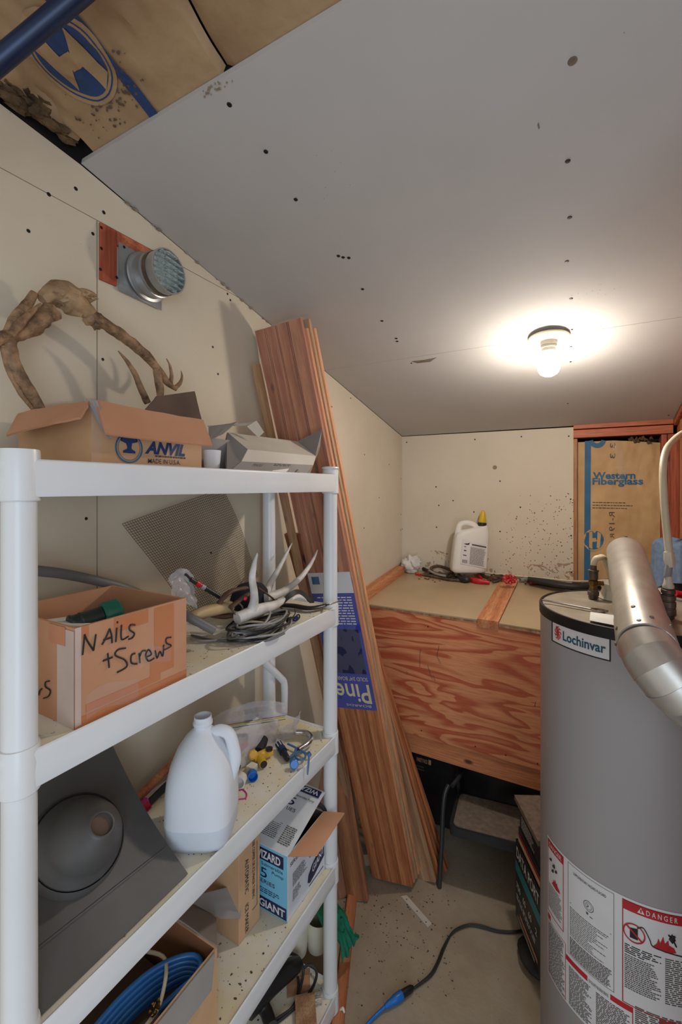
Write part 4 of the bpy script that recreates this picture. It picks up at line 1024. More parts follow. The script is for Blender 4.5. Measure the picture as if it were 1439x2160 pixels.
lc_ = afp(272, 945); R1 = .15
afm = lambda x, y: V((cx1+.0012, cy0+(cy1-cy0)*lc_[0]+x, ZT+(ct-ZT)*lc_[1]+y))
bm = B()
for i in range(32):
    t0, t1 = 2*math.pi*i/32, 2*math.pi*(i+1)/32
    for r0, r1 in ((.0245, .0275), (.0215, .0225)): face(bm, [afm(math.cos(t)*r, math.sin(t)*r) for r, t in ((r0, t0), (r1, t0), (r1, t1), (r0, t1))])
mk('emblem_ring', bm, 'print_blue_back', ab)
bm = B(); s_ = .019
for P in ([(-.9, .75), (.9, .75), (.85, .45), (.3, .3), (.25, .0), (-.25, .0), (-.35, .25), (-.9, .45)], [(-.22, .0), (.22, .0), (.25, -.25), (.65, -.45), (.65, -.65), (-.65, -.65), (-.65, -.45), (-.25, -.25)]):
    face(bm, [afm(x*s_, y*s_+.003) for x, y in P])
mk('anvil_emblem', bm, 'print_blue', ab, smooth=False)
patch('tape_strip', lambda u, v: V((cx1+.0008, cy0+.006*u*3, ZT+(ct-ZT)*v)), 0, 0, 1, 1, 'clear_film', ab)
# ------------------------------------------------ two pale cartons
c1 = thing('cardboard_box', 'open pale carton with raised flap standing between lettered box and boards', 'box', (-.86, .80, ZT), 'pale cartons on the top shelf')
cbox(c1, -.945, -.80, .712, .862, ZT, ZT+.085, 'card_grey', 'card_white', .002)
XQ = -.84
flap(c1, [PX(438, 898, XQ), PX(520, 898, XQ), PX(536, 890, XQ), PX(438, 900, XQ)], 'card_grey', .0015)
flap(c1, [PX(521, 900, -.80), PX(541, 888, -.80), PX(557, 912, -.77), PX(545, 923, -.77)], 'card_white', .0015)
flap(c1, [PX(440, 930, -.79), PX(470, 915, -.79), PX(500, 890, -.81), PX(440, 900, -.84)], 'card_grey', .0015)
c2 = thing('cardboard_box', 'flattened pale carton lying on its side at the right end of top shelf', 'box', (-.76, 1.0, ZT), 'pale cartons on the top shelf')
zc_ = LV[0]
def q_(px, py, x): return PX(px, py, x)
P8 = [q_(484, 997, -.715), q_(641, 1001, -.705), q_(660, 985, -.78), q_(500, 975, -.86)]
a1, a2, a3, a4 = q_(523, 948, -.735), q_(666, 962, -.722), q_(628, 931, -.83), q_(480, 912, -.83)
slabm = B(); slab(slabm, [a1, a2, a3, a4], .002, n=V((0, 0, 1))); mk('carton_top', slabm, 'card_white', c2, smooth=False)
b1_, b2_ = q_(510, 973, -.722), q_(661, 981, -.71)
slabm = B(); slab(slabm, [b1_, b2_, a2, a1], .002, n=V((1, 0, 0))); mk('carton_side', slabm, 'card_white', c2, smooth=False)
d1_, d2_ = q_(480, 998, -.708), q_(642, 1003, -.70)
slabm = B(); slab(slabm, [d1_, d2_, b2_, b1_], .002, n=V((1, 0, 0))); mk('printed_side', slabm, 'card_grey', c2, smooth=False)
slabm = B(); slab(slabm, [d1_, b1_, a1, a4, q_(470, 930, -.86)-V((0, 0, .03))], .002); mk('carton_end', slabm, 'card_grey', c2, smooth=False)
slabm = B(); slab(slabm, [d2_, b2_, a2, a3, q_(680, 905, -.745), q_(676, 935, -.742)-V((0, 0, .01)), q_(655, 998, -.72)], .002); mk('carton_end', slabm, 'card_grey', c2, smooth=False)
fn_ = quad_fn(d1_, d2_, b2_, b1_)
text('lettering_small', 'FRAGILE', fn_, .12, .22, 'ink_black', c2, .17, .62); rects('small_print', fn_, fine_print(.42, .75, .68, .95, 2, .6, .2, .1)+[(.80, .1, .83, .5), (.84, .2, .88, .28)], 'ink_black', c2)
patch('sticker', fn_, .48, .05, .68, .6, 'label_white', c2)
text('lettering_small', 'FRAGILE', fn_, .12, .22, 'ink_black', c2, .17, .62) if False else None
# blue-white milky cup edge behind the cartons
cup = PX(447, 975, -.77)
bm = B(); lathe(bm, [(0, 0), (.017, 0), (.019, .02), (.021, .05), (.020, .05), (.016, .004), (0, .004)], (cup.x, cup.y, ZT+.001), n=24); mk('plastic_cup', bm, 'milk_jug', None, 'translucent plastic cup between lettered box and pale cartons', 'cup')
# ================================================================= SECOND SHELF
Z2, Z3, Z4, Z5 = LV[1]-.0048, LV[2]-.0048, LV[3]-.0048, LV[4]-.0048
nx0, nx1, ny0, ny1, nt_ = -.925, -.692, .398, .616, 1.432
nb = thing('nails_box', 'taped cardboard box marked NAILS + SCREWS on the second shelf', 'box', ((nx0+nx1)/2, (ny0+ny1)/2, Z2))
cbox(nb, nx0, nx1, ny0, ny1, Z2, nt_, 'card_brown', 'card_brown', .005)
nf = lambda u, v, o=.0012: V((nx1+o, ny0+(ny1-ny0)*u, Z2+(nt_-Z2)*v))
nf2 = lambda u, v, o=.0012: V((nx1-(nx1-nx0)*(1-u), ny0-o, Z2+(nt_-Z2)*v))
def nfp(px, py): p = PX(px, py, nx1); return (p.y-ny0)/(ny1-ny0), (p.z-Z2)/(nt_-Z2)
for q in ((.0, .0, 1, .10), (.08, .12, .72, .20), (.62, .2, .86, .42), (.66, .42, .86, .98), (.30, .84, .60, .99), (.0, .88, .10, 1.0)):
    patch('tape', lambda u, v: nf(u, v, .0006), *q, 'tape', nb)
mat('card_pale', (200, 180, 168), .75, c2=(186, 164, 152))
for q in ((.0, .02, .045, 1),): patch('worn_corner', lambda u, v: nf(u, v, .0009), *q, 'card_pale', nb)
patch('worn_corner', lambda u, v: nf2(u, v, .0009), .80, 0, 1, .97, 'card_pale', nb)
patch('tape', lambda u, v: nf2(u, v, .0012), .70, .80, .90, .99, 'tape', nb)
for q in ((.08, .05, .5, .30), (.5, .34, .82, .52)):
    bm = B(); sheet(bm, lambda a, b_: nf(q[0]+(q[2]-q[0])*a, q[1]+(q[3]-q[1])*b_+.04*math.sin(a*5), .0025+.0012*noise.noise(V((a*5, b_*5, q[0]*9)))), 10, 8); mk('clear_tape', bm, 'clear_film', nb)
bm = B(); ns_ = lambda u, v: nf(u, v, .0016)
G = [ [(173,1381),(177,1340)], [(177,1338),(183,1352),(196,1372)], [(196,1372),(201,1338)],                  # N
      [(214,1360),(222,1345),(230,1326)], [(230,1326),(234,1340),(235,1356)], [(217,1350),(235,1344)],         # A
      [(243,1354),(245,1324)], [(246,1311),(247,1314)],                                                        # I
      [(255,1318),(255,1348),(270,1342)],                                                                      # L
      [(284,1318),(274,1318),(272,1328),(282,1336),(278,1345),(270,1348)],                                     # S
      [(216,1394),(236,1386)], [(226,1378),(229,1408)],                                                        # +
      [(264,1367),(248,1370),(242,1382),(262,1392),(266,1406),(246,1418)],                                     # S
      [(284,1378),(276,1382),(276,1398),(288,1400)],                                                           # c
      [(292,1378),(294,1398)], [(294,1384),(298,1374),(306,1372)],                                             # r
      [(308,1385),(318,1380),(312,1370),(306,1382),(312,1394),(324,1388)],                                     # e
      [(326,1372),(330,1388),(336,1374),(342,1384),(344,1360)],                                                # w
      [(360,1344),(350,1346),(350,1356),(360,1362),(346,1370)] ]                                              # s
for P in G: stroke(bm, ns_, [nfp(*p) for p in P], .0014, 5)
mk('hand_lettering', bm, 'ink_black', nb)
bm = B(); ng = lambda u, v: nf2(u, v, .0016)
def nfq(px, py): p = PY(px, py, ny0); return 1-(nx1-p.x)/(nx1-nx0), (p.z-Z2)/(nt_-Z2)
for P in ([(77,1454),(82,1466),(86,1456),(90,1452)], [(106,1436),(98,1438),(98,1448),(108,1456),(104,1468),(94,1472)], [(2,1390),(5,1410)]): stroke(bm, ng, [nfq(*p) for p in P], .0011, 5)
mk('hand_lettering', bm, 'ink_black', nb)
sp = thing('cable_spool', 'green and black plastic tape dispenser lying in the nails box', 'spool', (-.80, .53, Z2+.08))
c = V((-.80, .50, 1.405)); ax2 = V((.25, .95, .12)).normalized()
bm = B(); lathe(bm, [(0, -.045), (.019, -.045), (.021, -.042), (.019, -.037), (.019, -.028), (.0205, -.026), (.019, -.022), (.020, .010), (0, .010)], c, ax2, n=24); mk('body', bm, 'green_dark', sp)
bm = B(); lathe(bm, [(0, .011), (.024, .011), (.027, .015), (.027, .038), (.022, .043), (.0, .043)], c, ax2, n=10); mk('cap', bm, 'green_plastic', sp)
bm = B(); flat = [PX(78, 1300, -.80), PX(128, 1291, -.86), PX(127, 1312, -.82), PX(150, 1318, -.76), PX(150, 1326, -.72), PX(78, 1322, -.72)]
slab(bm, [V((-.90, .41, 1.405)), V((-.78, .410, 1.420)), V((-.72, .45, 1.418)), V((-.80, .52, 1.395)), V((-.90, .54, 1.39))], .004, n=V((0, 0, 1))); mk('folded_paper', bm, 'paper_white', None, 'folded cream paper sheets lying in the nails box', 'paper', smooth=False)
bm = B(); box(bm, (-.915, .415, Z2+.006), (-.705, .60, Z2+.085))
mk('packing_fill', bm, 'card_dark', None, 'dark cardboard packing under the paper in the nails box', 'packing', smooth=False)
# hardware cloth
hc = thing('wire_mesh', 'sheet of galvanised wire mesh leaning on wall behind the second shelf', 'wire mesh', (-.95, .78, Z2))
Q = [PX(258, 1105, -.978), PX(470, 1030, -.978), PX(545, 1215, -.955), PX(402, 1300, -.915)]
def hf(u, v):
    p = (Q[0]*(1-u)+Q[1]*u)*(1-v)+(Q[3]*(1-u)+Q[2]*u)*v
    p = p.copy(); k = .010*math.sin(u*4+v*3)*math.sin(v*math.pi); p.x += abs(k)+.02*v*v*math.sin(u*math.pi); return p
bm = B(); NU, NVv = 52, 46
for i in range(NU+1): tube(bm, [hf(i/NU, j/16) for j in range(17)], .0007, 3, cap=False)
for j in range(NVv+1): tube(bm, [hf(i/16, j/NVv)+V((.0008, 0, 0)) for i in range(17)], .0007, 3, cap=False)
mk('wires', bm, 'mesh_wire', hc, kind='stuff')
# grey conduit
bm = B(); tube(bm, [PX(-20, 1192, -.93), PX(70, 1203, -.935), PX(130, 1210, -.94), PX(200, 1224, -.94), PX(270, 1243, -.935), PX(330, 1270, -.90), PX(370, 1288, -.85), PX(400, 1302, -.80), PX(452, 1330, -.765)], .0105, 14, 6); mk('grey_conduit', bm, 'grey_pvc', None, 'grey bendy plastic conduit curving behind the nails box', 'conduit')
bm = B(); c = PX(452, 1330, -.765)
# tan corrugated hose
P = spline([PX(404, 1304, -.80), PX(430, 1292, -.80), PX(462, 1284, -.80), PX(487, 1280, -.80)], 14); R_ = [.0125+.0022*(i % 2) for i in range(len(P))]
bm = B(); tube(bm, P, R_, 16); mk('corrugated_hose', bm, 'hose_tan', None, 'tan ribbed flexible hose end lying beside the nails box', 'hose', angle=80)
# cable coil: grey and white loops
cc = thing('cable_coil', 'loosely coiled grey and cream cables lying on the second shelf', 'cable', tuple(PZ(540, 1345, Z2)))
cen = PZ(545, 1335, Z2)
for k in range(9):
    bm = B(); ra, rb = .085+.006*(k % 4), .038+.005*((k*2) % 5); P = []
    oc = cen+V((random.uniform(-.012, .012), random.uniform(-.012, .012), .004+.0042*k))
    for j in range(29):
        t_ = 2*math.pi*j/28; P.append(oc+V((-rb*math.cos(t_), ra*math.sin(t_), .004*math.sin(3*t_+k))))
    tube(bm, P, .0027, 7); mk('cable_loop', bm, ['grey_pvc', 'black_plastic', 'grey_light'][k % 3], cc)
for k, P in enumerate(([PZ(402, 1334, Z2+.006), PZ(440, 1336, Z2+.006), PZ(480, 1326, Z2+.015), PZ(520, 1312, Z2+.03), PZ(560, 1314, Z2+.03), PZ(590, 1322, Z2+.02)],
                       [PZ(402, 1348, Z2+.006), PZ(430, 1352, Z2+.006), PZ(480, 1346, Z2+.006), PZ(520, 1330, Z2+.02), PZ(555, 1318, Z2+.035), PZ(570, 1290, Z2+.045), PZ(548, 1272, Z2+.045)],
                       [PZ(404, 1340, Z2+.004), PZ(450, 1350, Z2+.004), PZ(500, 1352, Z2+.004), PZ(560, 1352, Z2+.004), PZ(600, 1336, Z2+.006)])):
    bm = B(); tube(bm, P, .0028, 8, 6); mk('cable_end', bm, ['hose_ivory', 'grey_light', 'grey_pvc'][k], cc)
# plugs at the coil's end
pg = thing('cable_connector', 'small dark metal cable connectors at the right end of the coil', 'connector', tuple(PZ(610, 1315, Z2)))
for (x, y, r_, h_, m) in ((600, 1300, .009, .02, 'steel_dark'), (612, 1308, .008, .02, 'black_plastic'), (624, 1305, .007, .016, 'navy_plastic')):
    bm = B(); p = PZ(x, y, Z2+.012); lathe(bm, [(0, -h_/2), (r_*.7, -h_/2), (r_, -h_*.3), (r_, h_*.3), (r_*.6, h_/2), (0, h_/2)], p, (.3, .9, .2), n=10); mk('plug', bm, m, pg)
bm = B(); p = PZ(628, 1302, Z2+.012); P = [p+V((0, math.cos(t)*.010, math.sin(t)*.007)) for t in [k*math.pi/6 for k in range(13)]]; tube(bm, P, .002, 6); mk('ring', bm, 'black_plastic', pg)
bm = B(); tube(bm, [PZ(608, 1312, Z2+.015), PZ(622, 1296, Z2+.03), PZ(622, 1284, Z2+.045)], .0016, 6, 4); mk('wire', bm, 'black_plastic', pg)
# deer antler, pale, with three tines
da = thing('deer_antler', 'pale forked deer antler lying on the coiled cables', 'antler', tuple(PZ(560, 1310, Z2)))
def A2(px, py, x): return PX(px, py, x)
bm = B(); tube(bm, [A2(500, 1305, -.76), A2(520, 1296, -.755), A2(545, 1286, -.75), A2(570, 1280, -.75), A2(592, 1270, -.755), A2(604, 1260, -.76)], [.0155, .0150, .0155, .0135, .0095, .002], 12, 6, wob=.12); mk('antler_beam', bm, 'antler_pale', da, angle=70)
bm = B(); tube(bm, [A2(524, 1298, -.755), A2(534, 1278, -.75), A2(536, 1250, -.748), A2(532, 1222, -.748), A2(536, 1192, -.745), A2(543, 1167, -.74)], [.014, .013, .0100, .0092, .0068, .0015], 12, 6, wob=.12); mk('tine', bm, 'antler_pale', da, angle=70)
db = thing('deer_antler', 'pale deer antler behind the dark cap, two long tines pointing up right', 'antler', tuple(PZ(575, 1275, Z2)))
bm = B(); tube(bm, [A2(560, 1262, -.80), A2(580, 1256, -.80), A2(610, 1240, -.80), A2(640, 1212, -.80), A2(660, 1182, -.795), A2(670, 1160, -.79)], [.013, .013, .011, .0085, .0055, .0012], 12, 6, wob=.12); mk('tine', bm, 'antler_pale', db, angle=70)
bm = B(); tube(bm, [A2(560, 1258, -.82), A2(570, 1232, -.85), A2(590, 1196, -.86), A2(606, 1165, -.865), A2(616, 1146, -.87)], [.011, .0105, .0075, .005, .0012], 12, 6, wob=.12); mk('tine', bm, 'antler_pale', db, angle=70)
bm = B(); tube(bm, [A2(616, 1264, -.735), A2(630, 1258, -.74), A2(645, 1266, -.74)], [.004, .007, .003], 10, 5); mk('tine', bm, 'antler_pale', db, angle=70)
# dark cap with brim
cp = thing('baseball_cap', 'dark navy cap lying behind the pale antler on second shelf', 'cap', tuple(PZ(520, 1270, Z2)))
c = A2(528, 1252, -.85)
bm = B(); lathe(bm, [(.062, -.035), (.064, -.015), (.058, .008), (.042, .024), (.02, .031), (0, .032)], c, (.1, 0, 1), n=24, sx=.75); mk('crown', bm, 'navy_cloth', cp)
def brim(a, b_): t = (a-.5)*2.2; r = .055+.045*b_; return c+V((.75*r*math.cos(t), r*math.sin(t)+.0, -.03-.008*b_+.012*math.cos(t*1.2)*b_))
bm = B(); sheet(bm, brim, 14, 4, .002); mk('brim', bm, 'navy_cloth', cp)
# brown leather tool handles and a belt
lt = thing('leather_tool_belt', 'crumpled brown leather straps and tool handles around the cap', 'tool belt', tuple(PZ(480, 1300, Z2)))
for k, (P, R_) in enumerate((([A2(452, 1292, -.80), A2(470, 1262, -.80), A2(490, 1246, -.80), A2(520, 1240, -.80)], .0085), ([A2(486, 1282, -.77), A2(510, 1262, -.77), A2(530, 1250, -.775)], .0075), ([A2(545, 1240, -.78), A2(575, 1262, -.77), A2(600, 1290, -.76)], .004),
        ([A2(440, 1296, -.82), A2(470, 1300, -.80), A2(500, 1296, -.79)], .010), ([A2(500, 1268, -.775), A2(512, 1282, -.765), A2(500, 1296, -.765), A2(488, 1284, -.77)], .0028))):
    bm = B(); tube(bm, P, R_, 10, 5, wob=.2, sq=.6 if k < 4 else 1); mk('strap', bm, 'brown_leather', lt)
bm = B(); blob(bm, A2(517, 1262, -.765), .0065, 2, .3, 2); mk('bead', bm, 'red_plastic', lt)
# black sheath with probe, pointing right
ks = thing('black_probe', 'black flat tool with a steel tip pointing past the shelf post', 'tool', tuple(PZ(650, 1285, Z2)))
P = [PZ(592, 1276, Z2+.012), PZ(620, 1278, Z2+.012), PZ(655, 1283, Z2+.012), PZ(688, 1276, Z2+.014)]
bm = B(); tube(bm, P, [.011, .012, .0115, .007], 12, 5, sq=.5); mk('handle', bm, 'black_plastic', ks)
bm = B(); e_ = P[-1]; tube(bm, [e_, PX(696, 1275, -.672), PX(724, 1265, -.655)], [.003, .0022, .001], 8); mk('steel_tip', bm, 'chrome', ks)
bm = B()
sheet(bm, lambda a, b_: PX(598+64*a, 1262-18*math.sin(math.pi*min(a*1.15, 1))+14*b_*(1-.3*a), -.76+.012*b_), 16, 3, .003); mk('black_strap', bm, 'black_plastic', ks)
# bungee with red and black beads
bg = thing('bungee_cord', 'black plastic lure handle with red band leaning on the wire mesh', 'cord', tuple(PZ(440, 1290, Z2)))
pa, pb = A2(402, 1222, -.875), A2(468, 1262, -.84)
for a_, b_, m, r_ in ((0, .18, 'black_plastic', .006), (.18, .28, 'red_plastic', .007), (.28, .34, 'red_plastic', .0062), (.34, .46, 'grey_light', .0065), (.46, 1, 'black_plastic', .0062)):
    bm = B(); tube(bm, [pa.lerp(pb, a_), pa.lerp(pb, b_-.01)], r_, 12); mk('bead', bm, m, bg)
bm = B(); tube(bm, [A2(374, 1206, -.90), A2(384, 1214, -.89), A2(392, 1212, -.885), pa], [.003, .004, .003, .003], 8, 5); mk('hook', bm, 'black_plastic', bg)
bm = B(); sheet(bm, lambda a, b_: A2(358+50*a+8*b_, 1215+75*b_-16*math.sin(a*3), -.89+.03*b_)+V((.012*noise.noise(V((a*5, b_*5, 2))), 0, .006*noise.noise(V((a*7, b_*4, 8))))), 16, 16)
mk('clear_bag', bm, 'bag_film', None, 'crumpled clear plastic bag against the wire mesh', 'bag')
# ================================================================= MIDDLE SHELF
# translucent gallon jug
jc = PZ(428, 1752, Z3); jug = thing('milk_jug', 'large translucent plastic gallon jug standing on the middle shelf', 'jug', (jc.x, jc.y, Z3))
zj = lambda py: H+(HY-py)/F*(jc.y*cs-jc.x*sn)
yj = math.radians(29)
xdj = V((math.cos(yj), math.sin(yj), 0))
bm = B()
def sqring(r, z, e): # rounded square ring
    out = []
    for j in range(36):
        t_ = 2*math.pi*j/36; c_, s_ = math.cos(t_), math.sin(t_); d = (abs(c_)**e+abs(s_)**e)**(-1/e)
        out.append(bm.verts.new(V((jc.x, jc.y, z))+xdj*(r*d*c_)+V((-xdj.y, xdj.x, 0))*(r*d*s_)))
    return out
hj = .252; prev = None; rings = []
for r, h, e in ((.055, 0, 4), (.066, .003, 4), (.0715, .015, 4), (.073, .05, 4), (.0725, .11, 3.5), (.071, .135, 3), (.066, .16, 2.6), (.054, .19, 2.2), (.038, .213, 2), (.024, .227, 2), (.0195, .231, 2), (.0185, .238, 2), (.0215, .240, 2), (.0215, .246, 2), (.019, .248, 2), (.0195, .258, 2), (.0165, .258, 2), (.015, .22, 2)):
    rg = sqring(r, Z3+.001+h, e)
    if prev:
        for j in range(36): bm.faces.new((prev[j], prev[(j+1) % 36], rg[(j+1) % 36], rg[j]))
    else: bm.faces.new(rg[::-1])
    prev = rg
for f in bm.faces: f.material_index = 1 if f.calc_center_median().z < Z3+.056 else 0
mk('jug_body', bm, None, jug, angle=60, ms=['milk_jug', 'jug_water'])
bm = B(); hp_ = lambda a, z: V((jc.x, jc.y, Z3+z))+xdj*a
tube(bm, [hp_(.022, .222), hp_(.040, .226), hp_(.058, .218), hp_(.067, .195), hp_(.072, .160), hp_(.062, .118)], [.011, .0125, .0135, .014, .0145, .012], 12, 5); mk('handle', bm, 'milk_jug', jug)
# zip bag with fittings inside
zb_ = thing('zip_bag', 'open clear zip bag with yellow-green seal behind the jug', 'bag', tuple(PZ(540, 1660, Z3)))
XB_ = -.86
def zq(px, py, x=XB_): return PX(px, py, x)
bm = B(); sheet(bm, lambda a, b_: zq(452+150*a, 1540-22*a-10-(38*math.sin(math.pi*(.15+.62*a)))*b_, XB_-.01*b_)+V((.006*noise.noise(V((a*4, b_*4, 1))), 0, 0)), 20, 8); mk('bag_top', bm, 'bag_film', zb_)
def lift(p): p.z = max(p.z, Z3+.002+.004*abs(noise.noise(p*20))); return p
bm = B(); sheet(bm, lambda a, b_: lift(zq(456+130*a, 1536-22*a+(112-50*a)*b_, XB_+.04*b_)+V((.010*noise.noise(V((a*4, b_*4, 7))), 0, 0))), 20, 14); mk('bag_front', bm, 'bag_film', zb_)
for o_, m, r_ in ((0, 'nozzle_yellow', .0011), (5, 'teal_cloth', .0009), (-3, 'blue_grey', .0009)):
    bm = B(); tube(bm, [zq(456+146*t/8, 1536+o_-24*t/8, XB_+.002) for t in range(9)], r_, 6); mk('seal', bm, m, zb_)
def lump(name, px, py, x, r, m, label, cat, sc=(1, 1, 1), g_=None, par=None, amt=.25, seed=1):
    bm = B(); blob(bm, PX(px, py, x), r, seed, amt, 2, sc=sc); return mk(name, bm, m, par, None if par else label, None if par else cat, g_)
bm = B(); p = PZ(508, 1585, Z3+.04); tube(bm, [PZ(498, 1588, Z3+.035), PZ(519, 1570, Z3+.035)], .0075, 12); mk('marker', bm, 'red_plastic', None, 'red plastic fitting in the clear zip bag', 'fitting')
bm = B(); tube(bm, [PZ(490, 1560, Z3+.03), PZ(502, 1552, Z3+.035), PZ(520, 1552, Z3+.035), PZ(518, 1566, Z3+.03)], .005, 8, 5); mk('rubber_hose', bm, 'black_rubber', None, 'short black rubber loop inside the zip bag', 'hose')
bm = B(); tube(bm, [PZ(545, 1588, Z3+.012), PZ(556, 1560, Z3+.018)], [.017, .014], 14); mk('rubber_coupling', bm, 'black_rubber', None, 'black rubber coupling behind the yellow valve', 'coupling')
# yellow valve
yv = thing('yellow_valve', 'yellow plastic hose valve with black ports on the middle shelf', 'valve', tuple(PZ(555, 1605, Z3)))
zc3 = Z3+.016
bm = B(); tube(bm, [PZ(535, 1600, zc3), PZ(545, 1596, zc3), PZ(572, 1584, zc3)], [.011, .012, .012], 14); mk('body', bm, 'yellow_plastic', yv)
bm = B(); tube(bm, [PZ(548, 1598, zc3), PZ(556, 1612, zc3-.002)], .0115, 14); mk('outlet', bm, 'yellow_plastic', yv)
bm = B(); p = PZ(556, 1612, zc3-.002); q = (p-PZ(548, 1598, zc3)).normalized(); tube(bm, [p, p+q*.003], .0095, 14); mk('port', bm, 'black_plastic', yv)
bm = B(); p = PZ(534, 1592, zc3+.01); lathe(bm, [(0, -.008), (.011, -.008), (.013, -.004), (.013, .006), (.009, .010), (0, .010)], p, (.5, -.6, .5), n=8); mk('knob', bm, 'yellow_plastic', yv)
bm = B(); p = PZ(568, 1582, zc3+.010); lathe(bm, [(.010, 0), (.010, .006), (.006, .007), (0, .004)], p, (0, 0, 1), n=14); mk('port', bm, 'black_plastic', yv)
# caps
def cap_(name, px, py, r, h, ax_, m, label, ribs=0):
    p = PZ(px, py, Z3+r*.9); bm = B(); lathe(bm, [(0, 0), (r*.95, 0), (r, h*.15), (r, h), (r*.86, h), (r*.84, h*.15), (0, h*.12)], p, ax_, n=20); return mk(name, bm, m, None, label, 'cap', smooth=True)
cap_('pipe_fitting', 509, 1640, .0155, .026, V((.45, -.85, .10)), 'paper_white', 'white threaded plastic cap lying on its side beside jug')
cap_('pipe_fitting', 531, 1632, .0135, .018, V((.75, -.6, .08)), 'blue_plastic', 'blue plastic cap lying next to the white cap')
bm = B(); p = PZ(620, 1610, Z3+.012); lathe(bm, [(0, 0), (.011, 0), (.012, .002), (.012, .014), (.010, .016), (0, .016)], p, V((.6, -.72, .35)), n=24); mk('bottle_top', bm, 'blue_plastic', None, 'blue round cap near the shelf edge under the clamp', 'cap')
lump('foam_pad', 500, 1618, -.80, .010, 'black_plastic', 'small black clip behind the white cap', 'clip', (1, 1.2, .8))
bm = B(); a_ = PZ(532, 1618, Z3+.008); box(bm, tuple(a_-V((.012, .012, .012))), tuple(a_+V((.010, .012, .006))), 0, .001); mk('paper_tag', bm, 'paper_white', None, 'small white block behind the blue cap', 'tag', smooth=False)
# blue dropper bottle
bd_ = thing('small_bottle', 'small navy bottle with a white label lying by the silver bag', 'bottle', tuple(PZ(600, 1585, Z3)))
a_, b_ = PZ(588, 1570, Z3+.014), PZ(598, 1586, Z3+.013); c_ = PZ(607, 1602, Z3+.011)
bm = B(); tube(bm, [a_, a_.lerp(b_, .05), b_], [.009, .012, .012], 16); mk('body', bm, 'navy_plastic', bd_)
bm = B(); tube(bm, [b_, b_.lerp(c_, .9), c_], [.009, .008, .006], 14); mk('cap', bm, 'black_plastic', bd_)
bm = B(); tube(bm, [a_.lerp(b_, .05), a_.lerp(b_, .55)], .0123, 8); mk('label', bm, 'label_white', bd_)
# silver bag and bent chrome tube
bm = B(); sheet(bm, lambda a, b_: lift(PX(590+46*a-10*b_, 1530+14*a+36*b_, -.86+.05*b_)+V((.02*noise.noise(V((a*4, b_*3, 5)))+.015*math.sin(math.pi*a), 0, .006*noise.noise(V((a*9, b_*8, 3)))))), 22, 18); mk('silver_bag', bm, 'bag_film', None, 'crinkled silvery plastic bag at the far end of the middle shelf', 'bag')
bm = B(); tube(bm, [PZ(625, 1545, Z3+.022), PZ(645, 1546, Z3+.022), PZ(656, 1556, Z3+.020), PZ(650, 1568, Z3+.018), PZ(630, 1582, Z3+.014)], .0085, 14, 6); mk('bent_tube', bm, 'chrome', None, 'bent chrome tube at right end of the middle shelf', 'tube')
# blue clamp hooked over the shelf lip
ck = thing('blue_clamp', 'grey-blue plastic clamp with round holes hooked over the shelf edge', 'clamp', tuple(PZ(635, 1595, Z3)))
zz = Z3+.012
bm = B(); tube(bm, [PZ(607, 1569, zz), PZ(622, 1576, zz), PZ(640, 1586, zz), PZ(654, 1594, zz)], .0035, 8, 5, sq=.7)
tube(bm, [PZ(625, 1580, zz), PZ(620, 1592, zz), PZ(610, 1600, zz)], .0045, 8, 5)
P = [PZ(634+11*math.cos(t), 1594+9*math.sin(t), zz) for t in [k*math.pi/6 for k in range(13)]]; tube(bm, P, .003, 8); mk('frame', bm, 'blue_grey', ck)
P0 = PZ(652, 1594, zz)
bm = B(); tube(bm, [PX(650, 1588, -.672), PX(654, 1594, -.668)], .006, 10)
tube(bm, [PX(652, 1592, -.669), PX(651, 1612, -.670), PX(649, 1634, -.671)], [.003, .0026, .0018], 8); mk('hanging_arm', bm, 'blue_grey', ck)
# pink scrawl on the deck
bm = B(); dk = lambda u, v: PZ(u, v, Z3+.0006)
for P in ([(500, 1636), (503, 1648), (498, 1668)], [(504, 1668), (512, 1666), (520, 1674), (518, 1684), (506, 1686), (496, 1688)]): stroke(bm, dk, P, .0018, 5)
mk('pink_scrawl', bm, 'pink_ink', None, 'pink felt-pen scrawl drawn on the middle shelf deck beside jug', 'writing')
# long handled tools lying behind the jug
lh = thing('pruning_shears', 'long wooden-handled tool lying at the back of the middle shelf', 'tool', tuple(PZ(330, 1680, Z3)))
bm = B(); tube(bm, [PX(285, 1690, -.94), PX(375, 1600, -.94)], .010, 12); mk('wood_handle', bm, 'fir_x', lh)
bm = B(); tube(bm, [PX(300, 1708, -.915), PX(330, 1678, -.915), PX(372, 1638, -.92)], .009, 12); mk('grip', bm, 'black_rubber', lh)
bm = B(); tube(bm, [PX(295, 1702, -.905), PX(310, 1690, -.905)], .0095, 12); mk('band', bm, 'pink_ink', lh)
bm = B(); tube(bm, [PX(302, 1710, -.895), PX(314, 1698, -.895)], .0095, 12); mk('band', bm, 'red_plastic', lh)
# bent white pipe at the back right
bm = B(); tube(bm, [PX(556, 1392, -.925), PX(563, 1402, -.925), PX(592, 1430, -.915), PX(600, 1446, -.912), PX(600, 1500, -.91), PX(600, 1545, -.91)], [.012, .012, .012, .0125, .011, .009], 14, 3); mk('bent_pipe', bm, 'white_plastic', None, 'bent white plastic pipe standing by the rear shelf post', 'pipe')
